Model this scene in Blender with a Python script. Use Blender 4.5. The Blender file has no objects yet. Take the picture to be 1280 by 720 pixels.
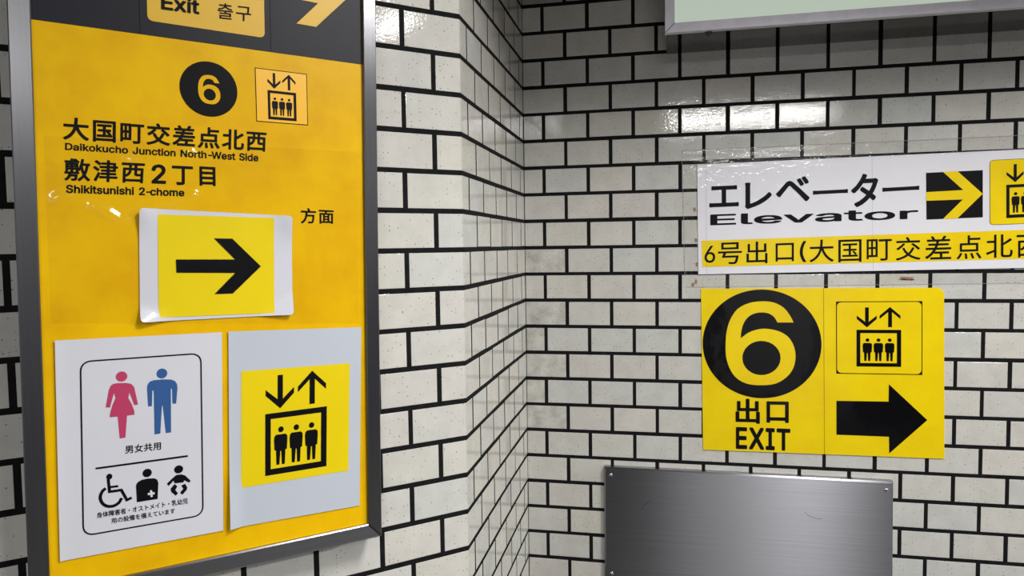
import bpy, bmesh, math, random
from mathutils import Vector, Matrix
from mathutils.geometry import tessellate_polygon

random.seed(7)
SC = bpy.context.scene
COL = SC.collection

# ------------------------------------------------------------------ camera
cam_data = bpy.data.cameras.new('camera')
cam_data.sensor_width = 36.0
cam_data.lens = 921.0 / 1280.0 * 36.0
cam_data.clip_start = 0.02
cam = bpy.data.objects.new('camera', cam_data)
COL.objects.link(cam)
RGT = Vector((0.85680105, -0.51545767, -0.01397665))
UPV = Vector((0.04143065, 0.04179858, 0.99826669))
FWD = Vector((0.51398002, 0.85589501, -0.05716881))
cam.matrix_world = Matrix(((RGT.x, UPV.x, -FWD.x, -0.622349), (RGT.y, UPV.y, -FWD.y, -1.207339),
                           (RGT.z, UPV.z, -FWD.z, 0.00595), (0, 0, 0, 1)))
SC.camera = cam

# ------------------------------------------------------------------ world, exposure
world = bpy.data.worlds.new('world')
SC.world = world
world.use_nodes = True
world.node_tree.nodes['Background'].inputs[0].default_value = (0.80, 0.86, 1.0, 1)
world.node_tree.nodes['Background'].inputs[1].default_value = 0.35
SC.view_settings.view_transform = 'Standard'
SC.view_settings.look = 'None'
SC.view_settings.gamma = 1.0
SC.view_settings.exposure = 0.22


# ------------------------------------------------------------------ ceiling lamps and an added fill lamp (outside the frame)
def area(name, loc, sx, sy, rotz, power, color=(1, 0.99, 0.965)):
    l = bpy.data.lights.new(name, 'AREA')
    l.shape = 'RECTANGLE'; l.size = sx; l.size_y = sy; l.energy = power; l.color = color
    o = bpy.data.objects.new(name, l); COL.objects.link(o)
    o.location = loc; o.rotation_euler = (0, 0, rotz)
    return o


area('near_tube_light', (0.26, -1.32, 0.995), 0.40, 0.60, 0.0, 39)
area('side_tube_light', (0.66, -1.95, 0.995), 0.12, 0.40, 0.0, 4)
area('corridor_tube_light', (-1.75, -3.27, 0.995), 1.20, 0.32, -0.756, 70)
area('left_wall_fill_light', (3.5, -2.95, 0.995), 1.20, 0.2, 0.0, 235)  # lamp added far to the right to brighten the left wall


# ------------------------------------------------------------------ materials
def mat(name, color, rough=0.5, metal=0.0, coat=0.0, coat_rough=0.05, emit=None, emit_s=0.0, spec=0.5):
    m = bpy.data.materials.new(name); m.use_nodes = True
    b = m.node_tree.nodes['Principled BSDF']
    b.inputs['Base Color'].default_value = (*color, 1)
    b.inputs['Roughness'].default_value = rough
    b.inputs['Metallic'].default_value = metal
    b.inputs['Coat Weight'].default_value = coat
    b.inputs['Coat Roughness'].default_value = coat_rough
    b.inputs['Specular IOR Level'].default_value = spec
    if emit:
        b.inputs['Emission Color'].default_value = (*emit, 1)
        b.inputs['Emission Strength'].default_value = emit_s
    return m


def srgb(r, g, b):
    f = lambda c: (c / 255 / 12.92) if c / 255 <= 0.04045 else ((c / 255 + 0.055) / 1.055) ** 2.4
    return (f(r), f(g), f(b))


def nodes(m):
    nt = m.node_tree
    return nt, nt.nodes, nt.links, nt.nodes['Principled BSDF']


def coords(nt, scale=(1, 1, 1), kind='Object', random_shift=False):
    tc = nt.nodes.new('ShaderNodeTexCoord')
    mp = nt.nodes.new('ShaderNodeMapping')
    mp.inputs['Scale'].default_value = scale
    nt.links.new(tc.outputs[kind], mp.inputs['Vector'])
    if random_shift:
        oi = nt.nodes.new('ShaderNodeObjectInfo')
        mul = nt.nodes.new('ShaderNodeMath'); mul.operation = 'MULTIPLY'; mul.inputs[1].default_value = 37.0
        nt.links.new(oi.outputs['Random'], mul.inputs[0])
        cb = nt.nodes.new('ShaderNodeCombineXYZ')
        nt.links.new(mul.outputs[0], cb.inputs[0]); nt.links.new(mul.outputs[0], cb.inputs[2])
        nt.links.new(cb.outputs[0], mp.inputs['Location'])
    return mp.outputs['Vector']


def noise(nt, vec, scale, detail=2.0, rough=0.5):
    n = nt.nodes.new('ShaderNodeTexNoise')
    n.inputs['Scale'].default_value = scale
    n.inputs['Detail'].default_value = detail
    n.inputs['Roughness'].default_value = rough
    nt.links.new(vec, n.inputs['Vector'])
    return n.outputs['Fac']


def ramp(nt, fac, stops):
    r = nt.nodes.new('ShaderNodeValToRGB')
    e = r.color_ramp.elements
    while len(e) < len(stops):
        e.new(0.5)
    for el, (p, c) in zip(e, stops):
        el.position = p; el.color = (*c, 1) if len(c) == 3 else c
    nt.links.new(fac, r.inputs['Fac'])
    return r.outputs['Color']


def mix(nt, fac, a, b, mode='MIX'):
    n = nt.nodes.new('ShaderNodeMix'); n.data_type = 'RGBA'; n.blend_type = mode
    for key, v in ((0, fac), (6, a), (7, b)):
        if hasattr(v, 'is_linked') or hasattr(v, 'links'):
            nt.links.new(v, n.inputs[key])
        else:
            n.inputs[key].default_value = v if key == 0 else (*v, 1)
    return n.outputs[2]


def bump(nt, height, strength, dist, normal=None):
    b = nt.nodes.new('ShaderNodeBump')
    b.inputs['Strength'].default_value = strength
    b.inputs['Distance'].default_value = dist
    nt.links.new(height, b.inputs['Height'])
    if normal is not None:
        nt.links.new(normal, b.inputs['Normal'])
    return b.outputs['Normal']


def tile_material(name='glazed_tile', dirt=0.90):
    m = mat(name, (0.6, 0.58, 0.54), 0.055)
    nt, N, Lk, P = nodes(m)
    vec = coords(nt, random_shift=True)
    oi = N.new('ShaderNodeObjectInfo')
    base = ramp(nt, oi.outputs['Random'], [(0.0, srgb(203, 200, 191)), (0.3, srgb(200, 199, 193)), (0.55, srgb(202, 198, 192)),
                                           (0.75, srgb(197, 198, 194)), (1.0, srgb(206, 202, 194))])
    cloud = ramp(nt, noise(nt, vec, 22, 4, 0.6), [(0.35, (dirt, dirt, dirt)), (0.62, (1, 1, 1))])
    c = mix(nt, 1.0, base, cloud, 'MULTIPLY')
    vo = N.new('ShaderNodeTexVoronoi'); vo.voronoi_dimensions = '2D'; vo.inputs['Scale'].default_value = 125
    sx = N.new('ShaderNodeSeparateXYZ'); cx = N.new('ShaderNodeCombineXYZ'); Lk.new(vec, sx.inputs[0])
    Lk.new(sx.outputs[0], cx.inputs[0]); Lk.new(sx.outputs[2], cx.inputs[1]); Lk.new(cx.outputs[0], vo.inputs['Vector'])
    sep = N.new('ShaderNodeSeparateColor'); Lk.new(vo.outputs['Color'], sep.inputs[0])
    # only some of the cells carry a speck, of varying size
    size = N.new('ShaderNodeMapRange')
    size.inputs[1].default_value = 0.60; size.inputs[2].default_value = 1.0
    size.inputs[3].default_value = 0.0; size.inputs[4].default_value = 0.15
    Lk.new(sep.outputs[0], size.inputs[0])
    lt = N.new('ShaderNodeMath'); lt.operation = 'LESS_THAN'
    Lk.new(vo.outputs['Distance'], lt.inputs[0]); Lk.new(size.outputs[0], lt.inputs[1])
    sm = N.new('ShaderNodeMath'); sm.operation = 'MULTIPLY'; sm.inputs[1].default_value = 0.75
    Lk.new(lt.outputs[0], sm.inputs[0])
    c = mix(nt, sm.outputs[0], c, srgb(96, 78, 62))
    Lk.new(c, P.inputs['Base Color'])
    n1 = bump(nt, noise(nt, vec, 42, 2.0, 0.5), 0.10, 0.0012)
    n2 = bump(nt, noise(nt, vec, 230, 1, 0.5), 0.13, 0.0006, n1)
    Lk.new(n2, P.inputs['Normal'])
    return m


def mortar_material():
    m = mat('black_mortar', srgb(17, 17, 20), 0.85, spec=0.15)
    nt, N, Lk, P = nodes(m)
    vec = coords(nt)
    Lk.new(ramp(nt, noise(nt, vec, 60, 4), [(0.3, srgb(12, 12, 15)), (0.8, srgb(26, 26, 28))]), P.inputs['Base Color'])
    Lk.new(bump(nt, noise(nt, vec, 500, 3), 0.4, 0.0006), P.inputs['Normal'])
    return m


def brushed(name, color, rough, streak=(3, 3, 700), amount=0.25, aniso=0.75, vertical=False):
    m = mat(name, color, rough, 1.0)
    nt, N, Lk, P = nodes(m)
    vec = coords(nt, streak)
    f = noise(nt, vec, 1.0, 3, 0.6)
    Lk.new(bump(nt, f, amount, 0.0003), P.inputs['Normal'])
    Lk.new(ramp(nt, f, [(0.3, tuple(c * 0.86 for c in color)), (0.7, color)]), P.inputs['Base Color'])
    if aniso:
        P.inputs['Anisotropic'].default_value = aniso
        t = N.new('ShaderNodeCombineXYZ')
        t.inputs[0].default_value = 1.0 if vertical else 0.0
        t.inputs[2].default_value = 0.0 if vertical else 1.0
        Lk.new(t.outputs[0], P.inputs['Tangent'])
    return m


def film_yellow(name, color, var=0.06, rough=0.35, coat=0.6, tint=None, wav=0.25, scale=9.0, spec=0.25, ripple=(1, 1, 1)):
    m = mat(name, color, rough, 0, coat, 0.06, spec=spec)
    nt, N, Lk, P = nodes(m)
    vec = coords(nt)
    dark = tuple(c * (1 - var) for c in color) if tint is None else tint
    Lk.new(ramp(nt, noise(nt, vec, scale, 4, 0.6), [(0.3, dark), (0.62, color)]), P.inputs['Base Color'])
    v2 = coords(nt, ripple)
    Lk.new(bump(nt, noise(nt, v2, 16, 2), wav, 0.002), P.inputs['Coat Normal'])
    return m


M = {}
M['tile'] = tile_material()
M['tile_smudged'] = tile_material('smudged_glazed_tile', 0.66)
M['mortar'] = mortar_material()
M['panel_yellow'] = film_yellow('amber_acrylic', srgb(230, 182, 0), 0.12, 0.4, 0.12, tint=srgb(216, 163, 0), scale=11, wav=0.1, spec=0.15)
M['poster_yellow'] = film_yellow('printed_yellow', srgb(226, 200, 0), 0.05, 0.5, 0.2)
M['film_yellow'] = film_yellow('yellow_film', srgb(238, 208, 0), 0.05, 0.35, 0.3, tint=srgb(230, 196, 0), wav=0.35)
M['badge_yellow'] = film_yellow('badge_yellow', srgb(222, 178, 60), 0.06, 0.4, 0.5)
M['light_amber'] = mat('light_amber_print', srgb(242, 182, 22), 0.35, 0, 0.5)
M['header_black'] = film_yellow('dark_header_film', srgb(25, 26, 35), 0.15, 0.5, 0.12, wav=0.05)
M['ink'] = mat('black_ink', srgb(9, 9, 13), 0.5, 0, 0.0, 0.08, spec=0.12)
M['film_black'] = film_yellow('black_film', srgb(6, 6, 9), 0.2, 0.35, 0.45, wav=0.35, spec=0.1)
M['pink'] = mat('crimson_ink', srgb(178, 50, 92), 0.5)
M['blue'] = mat('blue_ink', srgb(38, 82, 140), 0.5)
M['paper'] = film_yellow('white_paper', srgb(203, 204, 212), 0.03, 0.6, 0.1)
M['paper_blue'] = film_yellow('bluish_paper', srgb(184, 190, 200), 0.03, 0.6, 0.1)
M['paper_lam'] = film_yellow('laminated_white_paper', srgb(205, 205, 214), 0.03, 0.4, 0.6)
M['white_film'] = film_yellow('white_film', srgb(226, 225, 231), 0.04, 0.4, 0.8, wav=0.4, ripple=(2.2, 1, 6), spec=0.3)
M['steel'] = brushed('brushed_steel', (0.32, 0.32, 0.345), 0.30, (2, 2, 420), amount=0.55, aniso=1.0)
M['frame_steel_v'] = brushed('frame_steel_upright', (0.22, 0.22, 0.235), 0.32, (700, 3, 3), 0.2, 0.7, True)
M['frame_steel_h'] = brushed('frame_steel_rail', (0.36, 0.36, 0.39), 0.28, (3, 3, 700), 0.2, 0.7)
M['screw'] = mat('polished_screw', (0.75, 0.75, 0.76), 0.18, 1.0)
M['bolt'] = mat('dark_bolt', (0.10, 0.10, 0.09), 0.35, 1.0)
M['aluminium'] = film_yellow('worn_aluminium', srgb(240, 236, 246), 0.10, 0.42, 0.0, scale=40)
M['aluminium'].node_tree.nodes['Principled BSDF'].inputs['Metallic'].default_value = 0.5
M['underside'] = mat('glossy_box_underside', (0.11, 0.105, 0.10), 0.06, 1.0)
M['diffuser'] = mat('lit_diffuser', srgb(190, 205, 185), 0.35, 0, 0.4, 0.1, emit=(0.85, 1.0, 0.84), emit_s=0.35)
M['gasket'] = mat('grey_gasket', srgb(120, 126, 124), 0.6)
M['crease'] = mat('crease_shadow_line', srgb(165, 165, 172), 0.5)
M['seam'] = mat('sheet_seam', srgb(120, 96, 10), 0.5)
M['plaster'] = mat('ceiling_paint', srgb(190, 188, 182), 0.8)
M['soffit'] = mat('soffit_paint', srgb(120, 116, 108), 0.8)
M['floor'] = mat('terrazzo_floor', srgb(88, 86, 84), 0.5)
M['backwall'] = mat('grey_wall_panel', srgb(84, 84, 88), 0.6)
M['mid_reflect'] = mat('light_grey_reflection_panel', srgb(165, 168, 180), 0.5)
M['white_reflect'] = mat('white_reflection_panel', srgb(235, 235, 238), 0.5)
M['dark_reflect'] = mat('dark_reflection_panel', srgb(30, 30, 34), 0.6)  # finish of the added panels mirrored in the steel cover
M['housing'] = mat('lamp_housing', srgb(220, 220, 220), 0.5)


def tape_material(strength=0.5, scale=60, dist=0.002):
    m = bpy.data.materials.new('clear_tape'); m.use_nodes = True
    nt = m.node_tree; nt.nodes.clear()
    out = nt.nodes.new('ShaderNodeOutputMaterial')
    tr = nt.nodes.new('ShaderNodeBsdfTransparent'); tr.inputs[0].default_value = (0.99, 0.99, 0.985, 1)
    gl = nt.nodes.new('ShaderNodeBsdfGlossy'); gl.inputs['Roughness'].default_value = 0.09
    fr = nt.nodes.new('ShaderNodeFresnel')
    ge = nt.nodes.new('ShaderNodeNewGeometry'); mr = nt.nodes.new('ShaderNodeMapRange')   # a thin film has no inside
    mr.inputs[3].default_value = 1.5; mr.inputs[4].default_value = 1 / 1.5
    nt.links.new(ge.outputs['Backfacing'], mr.inputs[0]); nt.links.new(mr.outputs[0], fr.inputs['IOR'])
    vec = coords(nt)
    n = bump(nt, noise(nt, vec, scale, 3, 0.6), strength, dist)
    for k in (gl, fr):
        nt.links.new(n, k.inputs['Normal'])
    mx = nt.nodes.new('ShaderNodeMixShader')
    nt.links.new(fr.outputs[0], mx.inputs[0]); nt.links.new(tr.outputs[0], mx.inputs[1]); nt.links.new(gl.outputs[0], mx.inputs[2])
    nt.links.new(mx.outputs[0], out.inputs[0])
    return m


M['tape'] = tape_material()
M['film_clear'] = tape_material(0.12, 40, 0.0008)
M['tape_edge'] = mat('yellowed_tape_edge', srgb(150, 144, 134), 0.5)

# ------------------------------------------------------------------ measured data: (u, z) in metres on each wall
D = {
 "frame_out": [[-0.67665,0.328],[-0.68597,-0.42264],[-0.17988,0.40563],[-0.19135,-0.47605]],
 "frame_in": [[-0.65081,0.33204],[-0.66191,-0.42861],[-0.2015,0.40225],[-0.21384,-0.45147]],
 "hdr_line": [[-0.65247,0.3095],[-0.20504,0.3018]],
 "panel_r": [[-0.20499,0.40371],[-0.21395,0.01886],[-0.21552,-0.24459]],
 "hdr_seam": [[-0.52345,0.35395],[-0.52413,0.31021],[-0.34545,0.38176],[-0.34655,0.31031]],
 "badge": [[-0.51426,0.32735],[-0.35518,0.32396],[-0.51319,0.35555],[-0.3543,0.38038]],
 "exit_txt": [[-0.49555,0.36658],[-0.44527,0.36673],[-0.44604,0.34511],[-0.49636,0.34494]],
 "kor_txt": [[-0.42075,0.36599],[-0.37348,0.36802],[-0.37423,0.34507],[-0.42155,0.34297]],
 "hdr_arrow": [[-0.30676,0.3522],[-0.2764,0.35125],[-0.21162,0.41679],[-0.27639,0.45798],[-0.30717,0.45827],[-0.27275,0.42213],[-0.34126,0.4209],[-0.3422,0.39116],[-0.27218,0.38801]],
 "disc": [[-0.4763,0.24201],[-0.39729,0.24075],[-0.44192,0.27971],[-0.4332,0.20047]],
 "six_l": [[-0.4514,0.26084],[-0.42136,0.25997],[-0.42141,0.2179],[-0.45167,0.21936]],
 "pic1_frame": [[-0.37105,0.27855],[-0.29307,0.27701],[-0.2935,0.19804],[-0.37121,0.19854]],
 "pic1": [[-0.35345,0.27379],[-0.31039,0.27278],[-0.31097,0.203],[-0.35372,0.20321]],
 "t_daikoku": [[-0.62092,0.1865],[-0.35671,0.18484],[-0.35855,0.15344],[-0.6222,0.15589]],
 "t_daikoku_en": [[-0.61999,0.152],[-0.36996,0.14984],[-0.37033,0.13843],[-0.62039,0.14222]],
 "t_shiki": [[-0.62175,0.13155],[-0.52457,0.13072],[-0.52714,0.10048],[-0.62283,0.10143]],
 "t_two": [[-0.51666,0.12817],[-0.49795,0.12822],[-0.49897,0.10079],[-0.51749,0.10089]],
 "t_chome": [[-0.49024,0.12833],[-0.43189,0.12752],[-0.43242,0.09981],[-0.4913,0.09966]],
 "t_shiki_en": [[-0.6212,0.09637],[-0.47503,0.09465],[-0.47543,0.08351],[-0.62168,0.08495]],
 "t_houmen": [[-0.30904,0.07007],[-0.25617,0.06792],[-0.25682,0.04499],[-0.30928,0.04544]],
 "film_ridges": [[[-0.5892,0.06761],[-0.57319,0.06019],[-0.55708,0.0482]],[[-0.63345,0.07649],[-0.62588,0.08303],[-0.61778,0.07895]],[[-0.54607,0.0516],[-0.52638,0.06746],[-0.49202,0.0771],[-0.46304,0.08574]],[[-0.53993,0.13278],[-0.53419,0.12639]],[[-0.46511,0.1478],[-0.46098,0.14342]]],
 "film_area": [[-0.64345,0.15929],[-0.21418,0.16109],[-0.21895,-0.11708],[-0.64585,-0.08879]],
 "as_sheet": [[-0.53499,0.06627],[-0.32381,0.0568],[-0.32676,-0.09597],[-0.53973,-0.0944]],
 "as_yellow": [[-0.5116,0.05755],[-0.35079,0.05368],[-0.35455,-0.09197],[-0.51565,-0.08922]],
 "as_arrow": [[-0.43788,0.02313],[-0.41227,0.02239],[-0.37248,-0.01972],[-0.41424,-0.05927],[-0.43995,-0.05894],[-0.40998,-0.02862],[-0.49037,-0.02586],[-0.49017,-0.00686],[-0.4093,-0.0086]],
 "n1_sheet": [[-0.64271,-0.11224],[-0.4315,-0.11628],[-0.43976,-0.41561],[-0.64938,-0.41343]],
 "n1_border": [[-0.61528,-0.14231],[-0.46074,-0.14427],[-0.46637,-0.38711],[-0.62173,-0.38511]],
 "woman_head": [[-0.57278,-0.16828],[-0.55859,-0.16907],[-0.56559,-0.16163],[-0.56584,-0.17573]],
 "woman_body": [[-0.57922,-0.17976],[-0.57661,-0.17799],[-0.57133,-0.17737],[-0.55927,-0.17851],[-0.554,-0.18047],[-0.55066,-0.18535],[-0.54671,-0.21073],[-0.55164,-0.21064],[-0.55675,-0.19212],[-0.55857,-0.19971],[-0.55437,-0.20978],[-0.55195,-0.21879],[-0.55171,-0.2244],[-0.56106,-0.22456],[-0.5644,-0.25538],[-0.57139,-0.25556],[-0.57273,-0.2244],[-0.58247,-0.22397],[-0.58128,-0.21674],[-0.57853,-0.20764],[-0.57424,-0.19784],[-0.5759,-0.19043],[-0.58163,-0.21034],[-0.58681,-0.20969],[-0.58181,-0.18495]],
 "man_head": [[-0.52154,-0.16922],[-0.50757,-0.16994],[-0.51447,-0.16253],[-0.51468,-0.17664]],
 "man_body": [[-0.53426,-0.18595],[-0.53286,-0.18208],[-0.52995,-0.17941],[-0.52518,-0.17817],[-0.51251,-0.17828],[-0.50295,-0.17965],[-0.49789,-0.18233],[-0.49546,-0.18669],[-0.495,-0.1921],[-0.49747,-0.21505],[-0.50232,-0.21499],[-0.50216,-0.19308],[-0.50376,-0.1929],[-0.50578,-0.25634],[-0.5127,-0.25624],[-0.51521,-0.21641],[-0.51632,-0.21627],[-0.51988,-0.25609],[-0.52733,-0.25608],[-0.52606,-0.19302],[-0.52778,-0.19283],[-0.52925,-0.21501],[-0.53396,-0.21495],[-0.53449,-0.19206]],
 "t_danjo": [[-0.56541,-0.26662],[-0.51939,-0.26785],[-0.51982,-0.27945],[-0.56538,-0.27841]],
 "n1_rule": [[-0.60234,-0.29176],[-0.48474,-0.29305],[-0.48483,-0.2958],[-0.60245,-0.29436]],
 "wc_head": [[-0.59002,-0.30684],[-0.58253,-0.3074],[-0.58629,-0.30315],[-0.58629,-0.31128]],
 "wc_stroke": [[-0.58772,-0.31027],[-0.58681,-0.32858],[-0.57233,-0.3288],[-0.56595,-0.34434],[-0.55983,-0.34207]],
 "wc_arm": [[-0.58688,-0.32213],[-0.57589,-0.32263]],
 "wc_wheel": [[-0.59131,-0.32283],[-0.59551,-0.32639],[-0.59818,-0.33248],[-0.5978,-0.33914],[-0.59433,-0.34548],[-0.58877,-0.34903],[-0.58222,-0.34938],[-0.576,-0.34622],[-0.57245,-0.34023]],
 "os_head": [[-0.54488,-0.30958],[-0.53294,-0.31087],[-0.53904,-0.30422],[-0.53881,-0.31624]],
 "os_body": [[-0.55383,-0.32647],[-0.55287,-0.32337],[-0.55057,-0.3209],[-0.54591,-0.31885],[-0.53821,-0.31848],[-0.53051,-0.31945],[-0.52661,-0.3217],[-0.52507,-0.32685],[-0.52699,-0.35029],[-0.55355,-0.35001]],
 "os_cross": [[-0.53648,-0.33604],[-0.53373,-0.33616],[-0.5335,-0.33932],[-0.53057,-0.33947],[-0.53052,-0.3426],[-0.53328,-0.34266],[-0.53306,-0.34582],[-0.53599,-0.34584],[-0.53604,-0.34253],[-0.5393,-0.3425],[-0.53935,-0.33938],[-0.53626,-0.33938]],
 "baby_head": [[-0.5038,-0.31139],[-0.49173,-0.31266],[-0.49775,-0.30612],[-0.49782,-0.31794]],
 "baby_body": [[-0.51402,-0.33021],[-0.50619,-0.32337],[-0.50128,-0.3199],[-0.4945,-0.3199],[-0.48923,-0.3228],[-0.48233,-0.33157],[-0.48424,-0.33421],[-0.49091,-0.32944],[-0.49209,-0.3324],[-0.50384,-0.33166],[-0.5051,-0.32749],[-0.51188,-0.33413]],
 "baby_leg1": [[-0.5094,-0.33852],[-0.50387,-0.33264],[-0.50047,-0.33681],[-0.50332,-0.34161],[-0.49996,-0.34718],[-0.50309,-0.34994],[-0.5087,-0.34356]],
 "baby_leg2": [[-0.49511,-0.3366],[-0.49002,-0.33475],[-0.48718,-0.34063],[-0.48821,-0.34441],[-0.49418,-0.35025],[-0.49727,-0.34669],[-0.49261,-0.34162]],
 "t_small1": [[-0.60392,-0.35488],[-0.4872,-0.35614],[-0.48715,-0.36492],[-0.60345,-0.36308]],
 "t_small2": [[-0.58667,-0.36635],[-0.50482,-0.36798],[-0.50475,-0.37591],[-0.58633,-0.37422]],
 "n2_sheet": [[-0.42247,-0.11598],[-0.21633,-0.12363],[-0.22697,-0.41913],[-0.43094,-0.41467]],
 "n2_yellow": [[-0.40625,-0.17745],[-0.23748,-0.18101],[-0.2446,-0.35726],[-0.41221,-0.35543]],
 "pic2": [[-0.37139,-0.18782],[-0.27521,-0.1868],[-0.28069,-0.34362],[-0.37639,-0.34319]],
 "el_sheet": [[0.44591,0.20356],[1.28273,0.21302],[1.28987,-0.06027],[0.44877,-0.07317]],
 "g_e": [[0.47543,0.14829],[0.54674,0.14951],[0.54693,0.09659],[0.4755,0.09527]],
 "g_re": [[0.5615,0.1545],[0.62494,0.15586],[0.62533,0.09056],[0.56176,0.08904]],
 "g_be": [[0.63425,0.16433],[0.71275,0.1664],[0.71328,0.10484],[0.63462,0.10286]],
 "g_b1": [[0.72034,0.13008],[0.80016,0.13204],[0.80027,0.12243],[0.72043,0.12038]],
 "g_ta": [[0.80681,0.1672],[0.86758,0.1684],[0.86864,0.08888],[0.80773,0.08708]],
 "g_b2": [[0.8772,0.13268],[0.95796,0.13511],[0.95811,0.12536],[0.87734,0.12283]],
 "t_elevator": [[0.47784,0.07757],[0.95646,0.08363],[0.9569,0.05647],[0.47788,0.05003]],
 "chev_sq": [[0.97207,0.1648],[1.09295,0.167],[1.09517,0.05723],[0.97479,0.05432]],
 "chev": [[0.97312,0.1194],[1.05263,0.12191],[1.00844,0.1658],[1.03923,0.16665],[1.09377,0.11206],[1.0413,0.05582],[1.01039,0.05519],[1.05217,0.10006],[0.97405,0.09891]],
 "pic3_frame": [[1.10688,0.1894],[1.25235,0.19197],[1.25613,0.04207],[1.11,0.03863]],
 "pic3": [[1.14143,0.17891],[1.21954,0.18041],[1.22253,0.05666],[1.14414,0.05425]],
 "strip": [[0.4564,0.01189],[1.27952,0.0282],[1.28125,-0.0387],[0.4588,-0.05475]],
 "crease1": [[0.46698,0.20438],[0.46962,-0.07126]],
 "crease2": [[0.85318,0.20914],[0.85944,-0.06764]],
 "strip_glyphs": [["6",[[0.46391,-0.0014],[0.49011,-0.00084],[0.49018,-0.04359],[0.46395,-0.04409]]],["号",[[0.49678,0.00624],[0.55456,0.00743],[0.55476,-0.04715],[0.49689,-0.0483]]],["出",[[0.56543,0.00742],[0.61547,0.00846],[0.61578,-0.04606],[0.56565,-0.04705]]],["口",[[0.63465,0.00277],[0.6775,0.00369],[0.67784,-0.04159],[0.63493,-0.04243]]],["(",[[0.69091,0.00752],[0.70622,0.00784],[0.70665,-0.04394],[0.69132,-0.04424]]],["大",[[0.71352,0.00982],[0.76939,0.01098],[0.76996,-0.04392],[0.71399,-0.04504]]],["国",[[0.77975,0.00918],[0.83229,0.01029],[0.83295,-0.04453],[0.78033,-0.04559]]],["町",[[0.84359,0.00945],[0.89959,0.01064],[0.90034,-0.04177],[0.84425,-0.04289]]],["交",[[0.90836,0.0134],[0.96289,0.01454],[0.9638,-0.04139],[0.90917,-0.0425]]],["差",[[0.97246,0.01493],[1.0288,0.0161],[1.02981,-0.03971],[0.97337,-0.04084]]],["点",[[1.04,0.01516],[1.0931,0.01628],[1.09423,-0.03973],[1.04103,-0.04081]]],["北",[[1.10267,0.01599],[1.15838,0.01716],[1.15959,-0.03712],[1.10378,-0.03825]]],["西",[[1.16642,0.01465],[1.21874,0.01577],[1.22,-0.03683],[1.1676,-0.0379]]]],
 "ex_a": [[0.45532,-0.10985],[0.7474,-0.10864],[0.75341,-0.52249],[0.46098,-0.52421]],
 "ex_b": [[0.7474,-0.10864],[1.01725,-0.10865],[1.02406,-0.52085],[0.75341,-0.52249]],
 "ex_disc": [[0.45963,-0.25052],[0.74386,-0.24632],[0.60337,-0.11179],[0.60479,-0.38612]],
 "SIX": [[[0.9714,0.7495],[0.9608,0.7694],[0.9448,0.7981],[0.9236,0.829],[0.8971,0.8622],[0.8653,0.8975],[0.8282,0.9284],[0.7848,0.953],[0.7362,0.9732],[0.685,0.9881],[0.6315,0.9968],[0.5754,1.0001],[0.5179,1.0],[0.4587,0.9976],[0.3981,0.9918],[0.3389,0.9801],[0.2801,0.9622],[0.2227,0.9386],[0.1718,0.9085],[0.1295,0.8701],[0.0938,0.8253],[0.0644,0.7793],[0.0422,0.7333],[0.0263,0.6862],[0.0143,0.6402],[0.0062,0.5975],[0.002,0.5559],[0.0,0.5109],[-0.0014,0.4594],[-0.0007,0.4045],[0.0048,0.3519],[0.0157,0.3033],[0.0315,0.2569],[0.0525,0.2127],[0.0786,0.1698],[0.11,0.1291],[0.148,0.0934],[0.1935,0.0635],[0.2456,0.0387],[0.3031,0.0199],[0.3667,0.0078],[0.4357,0.0017],[0.506,0.0],[0.5789,0.0015],[0.6531,0.0074],[0.7208,0.0199],[0.7793,0.0411],[0.8312,0.0689],[0.8759,0.0994],[0.913,0.1311],[0.943,0.1655],[0.9666,0.2028],[0.984,0.2439],[0.995,0.288],[1.0,0.332],[0.999,0.3757],[0.992,0.4193],[0.9785,0.4612],[0.9585,0.5018],[0.932,0.5406],[0.8998,0.5746],[0.8612,0.6025],[0.8168,0.6255],[0.7685,0.6441],[0.7141,0.6583],[0.6558,0.6681],[0.6014,0.674],[0.5552,0.6758],[0.5129,0.6737],[0.4702,0.668],[0.4244,0.6589],[0.3781,0.6463],[0.3341,0.6302],[0.2901,0.6068],[0.2485,0.5799],[0.2196,0.5606],[0.2198,0.5776],[0.2206,0.6022],[0.2243,0.6302],[0.2312,0.6617],[0.2411,0.6964],[0.2554,0.7296],[0.2753,0.7608],[0.2998,0.7904],[0.327,0.8151],[0.3566,0.8334],[0.3888,0.8468],[0.4224,0.8569],[0.4578,0.864],[0.4945,0.8678],[0.5298,0.8688],[0.5634,0.867],[0.5957,0.8624],[0.6253,0.8549],[0.6518,0.8445],[0.6757,0.8312],[0.6969,0.8151],[0.7163,0.7927],[0.7331,0.7675],[0.7446,0.7495]],[[0.79,0.326],[0.7826,0.2788],[0.7608,0.2341],[0.7258,0.1944],[0.6794,0.1618],[0.6242,0.138],[0.5632,0.1244],[0.4996,0.1216],[0.4368,0.1299],[0.3783,0.1487],[0.3272,0.1771],[0.2862,0.2135],[0.2576,0.256],[0.2429,0.3023],[0.2429,0.3498],[0.2576,0.3961],[0.2862,0.4386],[0.3272,0.475],[0.3783,0.5034],[0.4368,0.5222],[0.4996,0.5305],[0.5632,0.5277],[0.6242,0.5141],[0.6794,0.4903],[0.7258,0.4577],[0.7608,0.4179],[0.7826,0.3733]]],
 "six_r": [[0.51585,-0.14165],[0.68245,-0.14125],[0.68404,-0.35093],[0.51638,-0.35543]],
 "g_de": [[0.54053,-0.38912],[0.59954,-0.38784],[0.59986,-0.45168],[0.54074,-0.45258]],
 "g_ku": [[0.61528,-0.39353],[0.66856,-0.39264],[0.66894,-0.44716],[0.61558,-0.44811]],
 "t_exit": [[0.54154,-0.46179],[0.6728,-0.46148],[0.67321,-0.51781],[0.54172,-0.51844]],
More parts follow.
